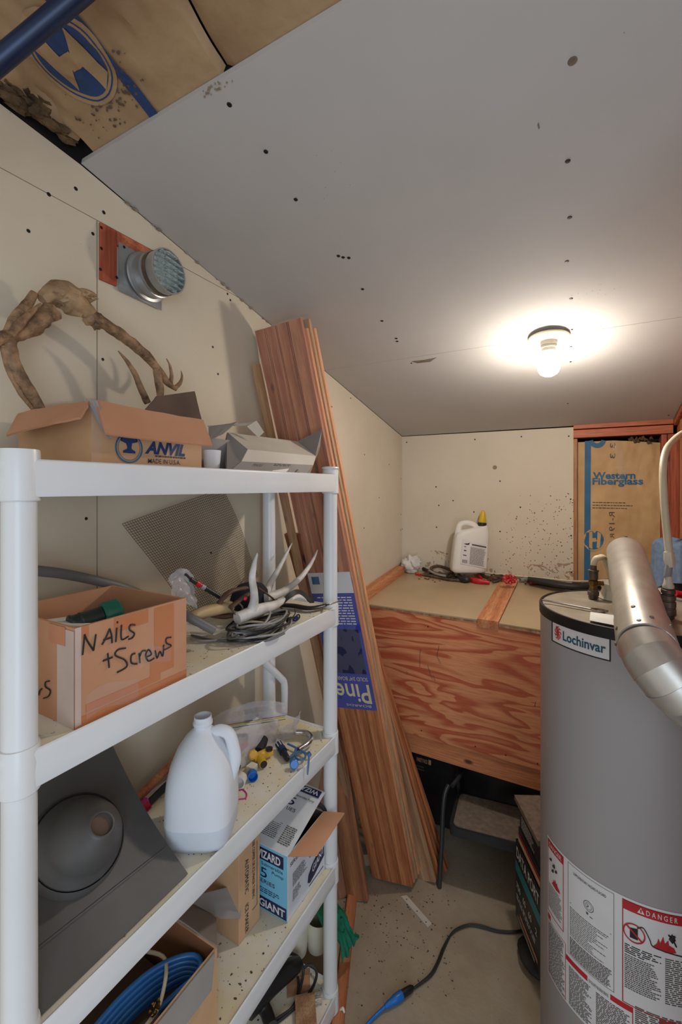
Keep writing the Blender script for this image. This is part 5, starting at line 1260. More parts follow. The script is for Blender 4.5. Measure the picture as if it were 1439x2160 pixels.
# rubber flashing sheet with cone
fs = thing('roof_flashing', 'large dark rubber pipe flashing with ribbed cone leaning on the middle shelf', 'flashing', (-.82, .47, Z3))
FL0, FL1 = V((-.694, 0, Z3+.004)), V((-.948, 0, 1.110))
def ff(u, v): # u along y, v up the slope
    xz = FL0.lerp(FL1, min(v, 1)); sag = -.018*math.sin(math.pi*min(v, 1))
    y1 = .622-.010*v; y = .345+(y1-.345)*u
    return V((xz.x+.5*sag, y, xz.z+sag*.8))
bm = B(); sheet(bm, ff, 24, 20, .003); mk('rubber_sheet', bm, 'flash_rubber', fs)
nn = V((.634, 0, .774)).normalized()
def on_sheet(px, py):
    q = ray(px, py); n_ = nn; p0_ = V((-.82, .47, (FL0.z+FL1.z)/2-.012)); t_ = (p0_-V((0, 0, H))).dot(n_)/q.dot(n_); return V((0, 0, H))+q*t_
cc_ = on_sheet(163, 1775); rr_ = .084
tilt = (nn*.93+V((0, .30, .12))).normalized()
bm = B(); lathe(bm, [(rr_*1.0, -.008), (rr_*.99, .002), (rr_*.95, .010), (rr_*.93, .004)], cc_, nn, n=56); mk('outer_ring', bm, 'flash_rubber', fs)
bm = B()
# cone as stacked rings whose centres drift
prev = None
ux_ = nn.cross(V((0, 1, 0))).normalized(); uy_ = nn.cross(ux_)
tipdir = PD(213, 1742, (cc_.y*cs-cc_.x*sn)-.045)-cc_
for k, (r, h) in enumerate(((rr_*.92, 0), (rr_*.90, .06), (rr_*.80, .12), (rr_*.74, .32), (rr_*.66, .52), (rr_*.54, .70), (rr_*.38, .86), (rr_*.29, .96), (rr_*.25, 1.0), (rr_*.22, 1.0), (rr_*.20, .92))):
    c = cc_+nn*.006+tipdir*h; rg = []
    for j in range(48): a = 2*math.pi*j/48; rg.append(bm.verts.new(c+(ux_*math.cos(a)+uy_*math.sin(a))*r))
    if prev:
        for j in range(48): bm.faces.new((prev[j], prev[(j+1) % 48], rg[(j+1) % 48], rg[j]))
    prev = rg
mk('cone', bm, 'flash_rubber', fs, angle=60)
bm = B(); c = cc_+nn*.006+tipdir*.985; P = [c+(ux_*math.cos(t)+uy_*math.sin(t))*rr_*.24 for t in [k*math.pi/12 for k in range(25)]]; tube(bm, P, .0014, 6); mk('hole_rim', bm, 'grey_light', fs)
bm = B(); lathe(bm, [(rr_*.215, 0), (0, .0)], cc_+nn*.006+tipdir*.93, nn, n=24); mk('hole_backing', bm, 'card_dark', fs)
for a_, b_ in (((72, 2005), (345, 1790)),):
    bm = B(); n_ = 16; tube(bm, [on_sheet(a_[0]+(b_[0]-a_[0])*i/n_, a_[1]+(b_[1]-a_[1])*i/n_)+nn*.0065 for i in range(n_+1)], .0007, 5); mk('crease', bm, 'black_rubber', fs)
# ================================================================= FOURTH SHELF
# pump carton, white and blue
gx0, gx1, gy0, gy1, gz0, gz1 = -.95, -.705, .971, 1.165, Z4+.001, .655
gb = thing('pump_box', 'blue and white pump box with dark GIANT lettering on the fourth shelf', 'box', ((gx0+gx1)/2, (gy0+gy1)/2, gz0))
cbox(gb, gx0, gx1, gy0, gy1, gz0, gz1, 'giant_white', 'card_dark', .004)
gf = lambda u, v, o=.0012: V((gx1+o, gy0+(gy1-gy0)*u, gz0+(gz1-gz0)*v))                # right side
wl = .30
gl = lambda u, v, o=.0012: V((gx1-(1-u)*wl*(gx1-gx0)/.6*1.0, gy0-o, gz0+(gz1-gz0)*v))  # near end, u=0..1 over the visible half
patch('blue_panel', lambda u, v: gl(u, v, .0006), -.9, 0, 1, 1, 'giant_blue', gb)
patch('print_band', lambda u, v: gl(u, v), .0, .78, .90, .97, 'ink_navy', gb); text('lettering_water', 'WIZARD', lambda u, v: gl(u, v, .0018), .74, .13, 'giant_white', gb, .08, .81, bold=.03)
text('lettering_small', 'Submersible', lambda u, v: gl(u, v), .6, .05, 'ink_black', gb, .28, .70); text('lettering_small', 'Pump', lambda u, v: gl(u, v), .32, .06, 'ink_black', gb, .58, .61)
text('lettering_number', '5', lambda u, v: gl(u, v), .18, .15, 'ink_navy', gb, .26, .51); text('lettering_series', 'SERIES', lambda u, v: gl(u, v), .48, .06, 'ink_black', gb, .18, .42)
rects('small_print', lambda u, v: gl(u, v), fine_print(.1, .27, .9, .36, 3, .4, .1, .3), 'ink_navy', gb)
patch('print_band', lambda u, v: gl(u, v), .0, .02, .98, .20, 'ink_navy', gb); text('lettering_giant', 'GIANT', lambda u, v: gl(u, v, .0018), .72, .12, 'giant_white', gb, .22, .05, bold=.03)
bm = B()
def gd(x, y, o=.0014): return gf(x, y, o)
P = [(.97, .26), (.97, .50), (.80, .46), (.62, .38), (.52, .28), (.50, .18), (.56, .13), (.70, .16)]
face(bm, [gd(x, y) for x, y in P]); mk('print_oval', bm, 'ink_navy', gb, smooth=False)
text('lettering_giant', 'GIANT', lambda u, v: gf(.62+.33*u, .24+.10*u+.12*v, .0022), 1, 1, 'giant_white', gb, bold=.02)
rects('small_print', gf, [(.54, .08, .95, .095)]+fine_print(.12, .45, .5, .66, 9, .35, .1, .3)+fine_print(.55, .55, .8, .85, 8, .35, .2, .3)+fine_print(.12, .22, .34, .40, 6, .3, .2, .4), 'ink_navy', gb)
text('lettering_series', 'SERIES', gf, .22, .06, 'ink_black', gb, .06, .80)
text('lettering_number', '5', gf, .08, .10, 'ink_navy', gb, .13, .89)
# lid flap standing slightly open, printed
L0, L1 = V((gx1, gy0+.001, gz1+.002)), V((gx0+.02, gy0+.001, gz1+.002)); L2, L3 = V((gx0+.02, gy0+.195, .722)), V((gx1, gy0+.195, .714))
bm = B(); nlid = (L1-L0).cross(L3-L0).normalized(); nlid = nlid if nlid.z > 0 else -nlid
slab(bm, [L0, L1, L2, L3], .003, n=nlid); mk('lid_flap', bm, 'giant_white', gb, smooth=False)
ld = lambda u, v: (L0*(1-v)+L3*v)*u+(L1*(1-v)+L2*v)*(1-u)+nlid*.0012
ld = lambda u, v: (V((gx1-.13*(1-u), gy0, gz1+.002)).lerp(V((gx1-.13*(1-u), gy0+.195, .716)), v))+nlid*.0016
ld2 = lambda u, v: ld(u, v)+nlid*.0008
patch('print_band', ld, .05, .86, .95, .97, 'ink_navy', gb); text('lettering_water', 'WIZARD', lambda u, v: ld2(1-u, 1-v), .74, .07, 'giant_white', gb, .10, .045, bold=.03)
text('lettering_small', 'Submersible Pump', ld, .55, .045, 'ink_black', gb, .35, .76); text('lettering_number', '5', ld, .2, .12, 'ink_navy', gb, .28, .62); text('lettering_series', 'SERIES', ld, .45, .05, 'ink_black', gb, .16, .54)
rects('small_print', ld, fine_print(.15, .12, .55, .36, 10, .4, .12, .2)+fine_print(.62, .10, .92, .36, 10, .5, .15, .1), 'print_grey', gb)
flap(gb, [V((gx1, gy0+.002, gz1)), V((gx1, gy1-.004, gz1)), PX(726, 1722, gx1+.075), PX(722, 1711, gx1+.078), PX(672, 1803, gx1+.045)][:2]+[PX(727, 1716, gx1+.070), PX(668, 1806, gx1+.050)], 'card_brown', .003, label='open brown side flap')
bm = B(); P = [V((-.80, gy0+.10, .60)), V((-.76, gy0+.13, .665)), V((-.72, gy0+.18, .68)), V((-.70, gy0+.21, .63))]; tube(bm, P, .006, 10, 6); mk('cord_coil', bm, 'black_rubber', None, 'black cord looping out of the blue and white pump box', 'cord')
# narrow brown carton
nx0_, nx1_, ny0_, ny1_ = -.95, -.778, .862, .945
nc = thing('narrow_carton', 'narrow brown carton with sideways printing beside the pump box', 'box', ((nx0_+nx1_)/2, (ny0_+ny1_)/2, Z4))
bm = B(); box(bm, (nx0_, ny0_, Z4+.001), (nx1_, ny1_, Z4+.245), 0, .001); mk('carton_body', bm, 'card_kraft', nc, smooth=False)
ncf = lambda u, v: V((nx1_+.001, ny0_+(ny1_-ny0_)*(1-u), Z4+.245*v))
ncf2 = lambda u, v: V((nx1_+.001, ny0_+(ny1_-ny0_)*u, Z4+.245*v))
def sidew(s, u0, v0, w__, h__): text('side_lettering', s, lambda a, b_: ncf2(u0+w__*(b_), v0+h__*(1-a)), 1, 1, 'ink_black', nc)
sidew('AUTOMATIC', .28, .46, .16, .36); sidew('ICE MAKER', .28, .04, .16, .30); sidew('USE COPPER OR ICE MAKER TUBING', .62, .32, .12, .62)
rects('side_rule', ncf2, [(.84, .20, .86, .90), (.62, .20, .84, .205)], 'ink_black', nc)
# big open carton with blue tubing
bx0_, bx1_, by0_, by1_, bz1_ = -.95, -.705, .357, .712, .648
oc = thing('open_carton', 'large open carton full of blue tubing on the fourth shelf', 'box', ((bx0_+bx1_)/2, (by0_+by1_)/2, Z4))
cbox(oc, bx0_, bx1_, by0_, by1_, Z4+.001, bz1_, 'card_kraft', 'card_inside', .004)
flap(oc, [V((bx1_-.002, by1_, bz1_)), V((bx0_, by1_, bz1_)), PX(392, 1880, -.90)+V((0, 0, 0)), PX(455, 1940, -.80)], 'card_grey', .003)
flap(oc, [PX(388, 1895, -.86), PX(465, 1938, -.80), PX(507, 1938, -.77), PX(517, 1862, -.80)], 'card_grey', .003, label='bent grey end flap')
flap(oc, [V((bx1_+.001, by0_, bz1_)), V((bx1_+.001, by1_-.01, bz1_)), V((bx1_+.012, by1_-.03, bz1_-.055)), V((bx1_+.010, by0_, bz1_-.060))], 'card_grey', .003)
# blue tubing coil
bt = thing('blue_tubing', 'coils of translucent blue plastic tubing inside the open carton', 'tubing', (-.83, .52, Z4+.01))
def CL(p): return V((min(p.x, bx1_-.014), max(min(p.y, by1_-.018), by0_+.012), p.z))
for k in range(13):
    s1, s2 = (k % 5)*9, (k//5)*10; zz = .625-.011*(k % 5)-.012*(k//5)
    P = [CL(PZ(x+s1*.6, y+s1*1.0+s2*.8, zz-d_)) for x, y, d_ in ((150, 2230, .03), (215, 2150, .012), (262, 2098, .004), (318, 2050, 0), (372, 2022, 0), (412, 2016, .003), (424, 2034, .008), (410, 2062, .012), (374, 2094, .018), (335, 2130, .028))]
    bm = B(); tube(bm, P, .0060, 10, 6); mk('tube_loop', bm, 'blue_hose', bt)
bm = B(); tube(bm, [V((-.745, .56, .61)), V((-.748, .60, .618)), V((-.80, .655, .625)), V((-.88, .66, .60))], .004, 8, 6); mk('cable_loop', bm, 'hose_ivory', bt)
bm = B()
for i in range(10): blob(bm, V((-.742+random.uniform(-.01, .006), .585+random.uniform(-.012, .012), .625+random.uniform(-.006, .006))), .0035, i, .6, 1)
mk('copper_ends', bm, 'brass', bt, kind='stuff')
# dark tape roll in the carton
bm = B(); box(bm, (-.93, .37, Z4+.01), (-.73, .69, Z4+.06)); mk('packing_fill', bm, 'card_dark', None, 'dark packing in the bottom of the open tubing carton', 'packing', smooth=False)
# ================================================================= LOWEST SHELF
dr = thing('corded_drill', 'black corded power tool with coiled cord on the lowest shelf', 'power tool', tuple(PZ(590, 2060, Z5)))
bm = B(); P = [PZ(520, 2130, Z5+.05), PZ(560, 2085, Z5+.055), PZ(610, 2045, Z5+.055), PZ(632, 2030, Z5+.05)]; tube(bm, P, [.030, .034, .030, .026, .018], 16, 4, sq=.85); mk('motor_body', bm, 'black_plastic', dr)
bm = B(); tube(bm, [PZ(545, 2110, Z5+.05), PZ(560, 2130, Z5+.03), PZ(572, 2165, Z5+.022)], [.022, .018, .018], 12, 4); mk('handle', bm, 'black_plastic', dr)
for P in ([PZ(590, 2030, Z5+.02), PZ(612, 2012, Z5+.05), PZ(632, 2022, Z5+.06), PZ(640, 2050, Z5+.03), PZ(632, 2090, Z5+.012), PZ(618, 2125, Z5+.008), PZ(560, 2165, Z5+.006)],
          [PZ(640, 2042, Z5+.03), PZ(655, 2035, Z5+.03), PZ(668, 2050, Z5+.02), PZ(662, 2078, Z5+.008), PZ(640, 2110, Z5+.006), PZ(600, 2145, Z5+.006), PZ(570, 2168, Z5+.006)],
          [PZ(628, 2060, Z5+.02), PZ(630, 2085, Z5+.012), PZ(620, 2120, Z5+.006), PZ(590, 2150, Z5+.005), PZ(560, 2175, Z5+.005)]):
    bm = B(); tube(bm, P, .0042, 8, 7); mk('cord', bm, 'black_rubber', dr)
for i, (x, y, h, t__, lab_) in enumerate(((668, 1985, .11, .06, 'cream cup with a dark speckled base beside the front shelf post'), (628, 1995, .10, -.03, 'cream plastic cup left of the other under the fourth shelf'))):
    p = PZ(x, y+12, Z5+.004); bm = B(); lathe(bm, [(0, 0), (.030, 0), (.032, .01), (.042, h), (.0405, h), (.030, .012), (0, .010)], p, (t__, 0, 1), n=28); mk('plastic_cup', bm, 'porcelain', None, lab_, 'cup', 'cream cups on the lowest shelf')
tc = PZ(690, 1960, 0.02)
bm = B()
sheet(bm, lambda a, b_: V((-.90+.215*a, 1.24+.12*b_, .10+.17*math.sin(math.pi*min(1, a*.9+.05))*(1-.5*b_)+.03*noise.noise(V((a*6, b_*6, 2)))))+V((.02*noise.noise(V((a*4, b_*5, 9))), .03*noise.noise(V((a*5, b_*3, 6))), .012*noise.noise(V((a*16, b_*14, 3))))), 40, 30, .003)
mk('teal_shirt', bm, 'teal_cloth', None, 'crumpled teal green cloth behind the lowest shelf end', 'cloth')
bm = B(); a_ = PZ(645, 2140, Z5+.012); R3 = Matrix.Rotation(.65, 3, 'Z')
hexa(bm, [a_+R3 @ V(q) for q in ((-.03, -.045, -.011), (.03, -.045, -.011), (.03, .045, -.011), (-.03, .045, -.011), (-.03, -.045, .011), (.03, -.045, .011), (.03, .045, .011), (-.03, .045, .011))]); mk('wood_offcut', bm, 'pine_tan', None, 'tan wood offcut at the front of the lowest shelf', 'wood block', smooth=False)
bm = B(); sheet(bm, lambda a, b_: PZ(655+26*a, 2098+24*b_-8*a, Z5+.006+.010*abs(noise.noise(V((a*4, b_*4, 1))))), 10, 10, .0015); mk('torn_paper', bm, 'card_white', None, 'torn scrap of cream paper by the corner of lowest shelf', 'paper')
bm = B(); sheet(bm, lambda a, b_: PZ(606+48*a, 2060+46*b_-18*a, Z5+.003+.004*noise.noise(V((a*3, b_*3, 1)))), 8, 8, .0015); mk('cardboard_scrap', bm, 'card_brown', None, 'brown cardboard scrap under the cord on the lowest shelf', 'cardboard')
# ================================================================= FLOOR
def strip(name, pts, z, th, m, label, cat):
    P = [PZ(x, y, z) for x, y in pts]; bm = B(); slab(bm, P, th, n=V((0, 0, 1))); return mk(name, bm, m, None, label, cat, smooth=False)
# local frame so that the grain runs along the strip
a_, b_ = (PZ(735, 1892, .0)+PZ(753, 1892, .0))/2, (PZ(700, 2160, 0)+PZ(728, 2160, 0))/2
dirn = (b_-a_).normalized(); b_ = b_+dirn*.12; L = (b_-a_).length
Mx = frame_mat(a_+V((0, 0, .0195)), dirn.cross(V((0, 0, 1))).normalized(), V((0, 0, 1)), dirn)
bm = board_mesh(.036, L, .019, False); o = mk('lumber_strip', bm, 'pine_red', None, 'reddish strip of lumber lying on the floor beside the shelf', 'lumber', M4=Mx, smooth=False)
bm = B(); p = PZ(722, 2134, .0205); tube(bm, [p+V((-.008, 0, 0)), p+V((0, .004, .006)), p+V((.008, 0, 0))], [.002, .005, .002], 8, 4); mk('caulk_blob', bm, 'porcelain', o if False else None, 'small cream curl of caulk stuck on the lumber strip', 'caulk')
strip('stir_stick', ((846, 1890), (858, 1888), (911, 1948), (902, 1955)), .004, .003, 'card_white', 'pale paint stirring stick lying on the floor by the boards', 'stick')
for x, y in ((858, 1897), (880, 1922), (899, 1945)):
    bm = B(); lathe(bm, [(.0025, 0), (0, .0004)], PZ(x, y, .0042), n=8); mk('stick_hole', bm, 'screw_black', bpy.data.objects['stir_stick'])
ec = thing('extension_cord', 'black power cord plugged into a bright blue connector on the floor', 'cord', tuple(PZ(850, 2090, 0)))
for k, dx in enumerate((0, .005)):
    bm = B(); tube(bm, [PZ(1112, 1962, .006)+V((0, dx, 0)), PZ(1085, 1967, .006)+V((0, dx, 0)), PZ(1050, 1965, .006)+V((0, dx, 0)), PZ(1012, 1955, .006)+V((0, dx, .002*k)), PZ(985, 1953, .007)+V((0, dx, 0)), PZ(955, 1968, .007)+V((0, dx, 0)), PZ(935, 1998, .006)+V((dx, 0, 0)), PZ(922, 2030, .006)+V((dx, 0, 0)), PZ(905, 2058, .006)+V((dx, 0, 0)), PZ(868, 2088, .008)], .0032, 8, 7); mk('black_cord', bm, 'black_rubber', ec)
pa, pb, pc_ = PZ(872, 2082, .014), PZ(848, 2098, .014), PZ(812, 2124, .013)
bm = B(); tube(bm, [pa, pa.lerp(pb, .2), pb], [.005, .010, .0115], 12); mk('black_plug', bm, 'black_plastic', ec)
bm = B(); tube(bm, [pb, pb.lerp(pc_, .05), pb.lerp(pc_, .45), pb.lerp(pc_, .5), pb.lerp(pc_, .8), pc_], [.0125, .0135, .0125, .011, .009, .006], 14); mk('blue_connector', bm, 'blue_plastic', ec)
bm = B(); tube(bm, [pc_, PZ(795, 2140, .008), PZ(778, 2158, .007), PZ(755, 2185, .006), PZ(730, 2220, .006)], .0048, 10, 5); mk('blue_cord', bm, 'blue_plastic', ec)
bm = B()
for i in range(230):
    px_, py_ = random.uniform(720, 960), random.triangular(1870, 2160, 1890)
    p = PZ(px_, py_, .001); blob(bm, p, random.choice([.001, .0013, .0018, .0026]), i, .8, 1, sc=(1.3, 1, .4))
mk('debris', bm, 'debris', None, 'dark grit and crumbs scattered over the concrete floor', 'debris', kind='stuff')
# ================================================================= STEP STOOL
ss = thing('step_stool', 'dark metal folding step stool with ribbed grey tread under the bench', 'step stool', (-.37, 1.92, 0))
tz_ = .262
T = [V((-.497, 1.800, tz_)), V((-.20, 1.842, tz_)), V((-.215, 2.07, tz_)), V((-.52, 2.03, tz_))]
def rounded(T_, r, n=5):
    out = []; k = len(T_)
    for i in range(k):
        p, a_, b_ = T_[i], (T_[i-1]-T_[i]).normalized(), (T_[(i+1) % k]-T_[i]).normalized()
        for j in range(n+1):
            t_ = j/n; out.append((p+a_*r)*(1-t_)**2+p*2*t_*(1-t_)+(p+b_*r)*t_**2)
    return out
bm = B(); slab(bm, rounded(T, .03), .035, n=V((0, 0, 1))); mk('tread_frame', bm, 'step_frame', ss, angle=30)
cT = sum(T, V())/4; Ti = [cT+(p-cT)*.90+V((0, 0, .0025)) for p in T]
bm = B(); slab(bm, rounded(Ti, .025), .003, n=V((0, 0, 1))); mk('tread_pad', bm, 'step_grip', ss, angle=30)
for i in range(26):
    t_ = (i+.5)/26; a_, b_ = Ti[0].lerp(Ti[3], t_), Ti[1].lerp(Ti[2], t_)
    if i == 0 or i == 25: continue
bm = B()
for i in range(1, 26):
    t_ = i/26; a_, b_ = Ti[0].lerp(Ti[3], t_).lerp(Ti[1].lerp(Ti[2], t_), .04), Ti[0].lerp(Ti[3], t_).lerp(Ti[1].lerp(Ti[2], t_), .96)
    tube(bm, [a_, b_], .0016, 4)
mk('tread_ribs', bm, 'step_grip', ss, kind='stuff')
f1, f2_ = PZ(928, 1872, .004), V((-.175, 1.812, .004))
for a_, dx in ((PZ(927, 1872, .0), 0), (V((-.175, 1.845, 0)), 1)):
    top = V((a_.x+(.0 if not dx else 0), a_.y+.075, .36))
    bm = B(); tube(bm, [a_+V((0, 0, .001)), a_.lerp(top, .45), a_.lerp(top, .9), top+V((.012 if not dx else -.012, .02, .012))], .0115, 12, 4, sq=.8); mk('leg', bm, 'step_frame', ss)
for x, y in ((-.525, 2.08), (-.195, 2.12)):
    bm = B(); tube(bm, [V((x, y+.05, .001)), V((x, y, .20)), V((x, y-.03, .33))], .0095, 12, 4); mk('leg', bm, 'step_frame', ss)
bm = B(); tube(bm, [V((-.505, 1.885, .375)), V((-.49, 1.97, .38)), V((-.50, 2.04, .352))], .009, 12, 4); mk('side_rail', bm, 'step_frame', ss)
bm = B(); c = PD(1084, 1806, 1.742); box(bm, (T[1].x-.022, T[1].y-.022, tz_-.036), (T[1].x+.004, T[1].y+.002, tz_-.004), 0, .004); mk('end_cap', bm, 'card_white', ss)
# ================================================================= PACKAGES BY THE HEATER
e1_, e2_ = V((-.455, .89, 0)).normalized(), V((.89, .455, 0)).normalized()
O = V((-.128, 1.560, 0))+e1_*.010+e2_*-.0
Lk = .225
def pbox(o, l, wd, z0, z1, name, m, par, lean_=0):
    bm = B(); c = [o, o+e1_*l, o+e1_*l+e2_*wd, o+e2_*wd]
    hexa(bm, [p+V((0, 0, z0)) for p in c]+[p+V((0, 0, z1))+e2_*lean_ for p in c]); return mk(name, bm, m, par, smooth=False)
pk1 = thing('battery_box', 'black carton with teal stripe and white lettering by the heater', 'box', tuple(O))
pbox(O, Lk, .095, .052, .335, 'carton_body', 'black_plastic', pk1)
kf = lambda u, v, o=.001: O+e1_*(Lk*(1-u))-e2_*o+V((0, 0, .052+.283*v))
patch('teal_stripe', kf, 0, .60, 1, .74, 'teal_print', pk1)
text('lettering_white', 'DATA PORT', lambda u, v: kf(u, v, .0014), .9, .14, 'label_white', pk1, .05, .80, bold=.02)
for s_, u_ in (('700', .05), ('60', .33), ('60', .56), ('2', .82)): text('lettering_white', s_, lambda u, v: kf(u, v, .0014), .06*len(s_), .08, 'label_white', pk1, u_, .40, bold=.01)
rects('small_print', kf, fine_print(.05, .26, .95, .34, 2, .5, .1, .2), 'label_white', pk1)
patch('orange_stripe', kf, .2, .10, .9, .15, 'card_brown', pk1)
patch('grey_stripe', kf, .1, .03, .8, .07, 'grey_light', pk1)
bg2 = thing('black_sack', 'lumpy black plastic sack under the black carton by the heater', 'bag', tuple(O))
bm = B(); sheet(bm, lambda a, b_: O+e1_*(Lk*a)+e2_*(.09*b_+.002)+V((0, 0, .049*math.sin(math.pi*min(.98, .5*b_+.5))**.3 if b_ > .02 else 0))-e2_*(.010*abs(noise.noise(V((a*8, b_*3, 1))))), 20, 8); 
bm.free(); bm = B(); blob(bm, O+e1_*.10+e2_*.05+V((0, 0, .026)), 1, 3, .10, 3, sc=(.085, .085, .024)); mk('sack', bm, 'black_rubber', bg2)
pk2 = thing('game_box', 'dark carton with red and tan edge bands stacked on the black carton', 'box', tuple(O+V((0, 0, .336))))
O2 = O+e1_*.012+e2_*.004
pbox(O2, Lk-.03, .085, .336, .395, 'carton_body', 'black_plastic', pk2); 
kf2 = lambda u, v, o=.001: O2+e1_*((Lk-.03)*(1-u))-e2_*o+V((0, 0, .336+.059*v))
patch('tan_band', kf2, 0, .1, 1, .42, 'card_kraft', pk2); patch('red_band', kf2, 0, .50, 1, .64, 'ink_red', pk2)
pk3 = thing('tool_case', 'black carton with small white lettering at the top of the stack', 'box', tuple(O+V((0, 0, .396))))
O3 = O+e1_*.02+e2_*.006
pbox(O3, Lk-.045, .08, .396, .470, 'carton_body', 'black_plastic', pk3)
kf3 = lambda u, v, o=.001: O3+e1_*((Lk-.045)*(1-u))-e2_*o+V((0, 0, .396+.074*v))
rects('small_print', kf3, fine_print(.1, .2, .9, .8, 5, .35, .06, .4), 'label_white', pk3)
bm = B(); c = [O3-e2_*.006, O3-e2_*.006+e1_*.22, O3+e1_*.22+e2_*.09, O3+e2_*.09]; slab(bm, [p+V((0, 0, .488)) for p in c], .017, n=V((0, 0, 1))); mk('grey_board', bm, 'step_grip', None, 'weathered grey board lying on top of the dark cartons', 'board', smooth=False)
# black clutter under the bench
ub = thing('small_carton', 'small dark carton with orange lettering under bench behind stool leg', 'box', (-.66, 2.18, 0))
bm = B(); box(bm, (-.76, 2.12, 0.001), (-.54, 2.24, .405), 0, .004); mk('carton_body', bm, 'black_plastic', ub, smooth=False)
uf = lambda u, v: V((-.76+.22*u, 2.119, .405*v))
text('orange_lettering', 'VARIETY PACK', uf, .26, .05, 'card_brown', ub, .06, .70, bold=.03)
patch('tan_corner', uf, .34, .70, .40, .76, 'card_kraft', ub)
rects('small_print', uf, fine_print(.06, .60, .3, .67, 2, .5, .12, .3), 'print_grey', ub)
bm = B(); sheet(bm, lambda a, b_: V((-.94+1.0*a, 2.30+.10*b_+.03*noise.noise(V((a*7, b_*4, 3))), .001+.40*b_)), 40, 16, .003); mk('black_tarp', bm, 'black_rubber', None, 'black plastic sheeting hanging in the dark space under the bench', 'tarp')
# ================================================================= ON THE BENCH
def BL(px, py, h=0):   # point on (or h above) the sloping lid
    q = ray(px, py); t_ = (1.084-.1915+h-H)/(q.z-.1*q.y); return V((0, 0, H))+q*t_
# crumpled white rag
c = BL(868, 1207, .0)
bm = B(); k = bmesh.ops.create_icosphere(bm, subdivisions=4, radius=1)
for v in k['verts']:
    n_ = v.co.normalized(); d = 1+.45*noise.noise(n_*1.9)+.28*(1-abs(noise.noise(n_*2.4+V((3, 0, 0)))*2))
    v.co = V((c.x, c.y, c.z+.048))+V((n_.x*.047*d, n_.y*.04*d, n_.z*.042*d))
tz0 = min(v.co.z for v in bm.verts)
for v in bm.verts: v.co.z += max(0, ZL(v.co.y)+.003-v.co.z)
mk('white_rag', bm, 'rag_white', None, 'crumpled white rag in the back left corner of bench', 'rag')
# bottle with yellow nozzle
bt_ = BL(990, 1222, .0); 
pb0 = PD(990, 1206, bt_.y*cs-bt_.x*sn); bd = pb0.y*cs-pb0.x*sn
wb_ = thing('chemical_bottle', 'white plastic bottle with printed label and yellow nozzle on the bench', 'bottle', tuple(pb0))
sc_ = bd/F
def bp(x, y, dp=0): # image-size units converted to metres at the bottle, facing the room
    return pb0+V((cs, sn, 0))*((x-990)*sc_)+V((0, 0, 1))*((1206-y)*sc_)+V((-sn, cs, 0))*dp
tilt_ = .03
def rr(bm, rings):
    prev = None
    for (xc, y, hw, hd, e) in rings:
        rg = []
        for j in range(28):
            t_ = 2*math.pi*j/28; c_, s_ = math.cos(t_), math.sin(t_); d = (abs(c_)**e+abs(s_)**e)**(-1/e); rg.append(bm.verts.new(bp(xc+hw*d*c_, y, hd*d*s_)))
        if prev:
            for j in range(28): bm.faces.new((prev[j], prev[(j+1) % 28], rg[(j+1) % 28], rg[j]))
        else: bm.faces.new(rg[::-1])
        prev = rg
    bm.faces.new(prev)
bm = B(); rr(bm, [(988, 1206, 32, .040, 5), (988, 1203, 36, .045, 5), (988, 1196, 37, .046, 5), (991, 1160, 36, .046, 5), (994, 1132, 35, .045, 5), (996, 1124, 34, .043, 4), (1000, 1118, 29, .040, 3), (1012, 1113, 17, .033, 2.5), (1018, 1110, 11, .026, 2), (1018, 1107, 8, .02, 2)]); mk('bottle_body', bm, 'bottle_plastic', wb_, angle=60)
bm = B(); tube(bm, [bp(966, 1132), bp(967, 1118), bp(972, 1106), bp(985, 1103), bp(1000, 1107), bp(1006, 1116)], [.017, .014, .013, .013, .014, .016], 12, 5, sq=1.2); mk('handle', bm, 'bottle_plastic', wb_)
bm = B(); lathe(bm, [(0, 0), (.024, 0), (.024, .022), (.018, .024), (0, .024)], bp(1017, 1111), (.05, 0, 1), n=20); mk('cap', bm, 'green_dark', wb_)
bm = B(); lathe(bm, [(0, .024), (.020, .024), (.021, .035), (.014, .075), (.008, .088), (0, .090)], bp(1017, 1111), (.06, 0, 1), n=16); mk('nozzle', bm, 'nozzle_yellow', wb_)
lbf = lambda u, v: bp(967+4*v+52*u, 1186+10*u-50*v-0*u, -.0485)
patch('label', lbf, 0, 0, 1, 1, 'label_white', wb_)
lbg = lambda u, v: lbf(u, v)-V((-sn, cs, 0))*.001
rects('label_print', lbg, fine_print(.34, .06, .95, .78, 22, .45, .08, .15)+[(.38, .84, .95, .90)]+[(.05+.03*i, .06, .065+.03*i, .2) for i in range(7)]+[(.06, .36, .2, .40), (.08, .55, .18, .60), (.08, .72, .16, .75)], 'print_grey', wb_)
bm = B(); face(bm, [lbg(.05, .85), lbg(.2, .88), lbg(.3, .93), lbg(.26, .83), lbg(.15, .82)]); mk('label_mark', bm, 'ink_black', wb_, smooth=False)
# black hoses along the back
bh = thing('black_hoses', 'bundle of black hoses lying at the back of bench on the right', 'hose', tuple(BL(1170, 1235)))
for k, h in enumerate((.012, .012, .030, .034)):
    o_ = [0, 6, -4, 2][k]
    bm = B(); tube(bm, [BL(1118+o_, 1219+k*1.2, h), BL(1150, 1228+o_*.5, h), BL(1200, 1236+o_*.4, h), BL(1235, 1236+o_*.4, h), BL(1280, 1228+o_*.4, h), BL(1330, 1222+o_*.4, h)], .0125, 10, 6); mk('hose', bm, 'black_rubber', bh)
bm = B(); tube(bm, [BL(1022, 1208, .02), BL(1080, 1214, .02), BL(1150, 1220, .03), BL(1210, 1226, .03), BL(1260, 1226, .03)], .0055, 8, 6); mk('cream_tube', bm, 'hose_ivory', None, 'thin cream tube running along the wall behind red clips', 'tube')
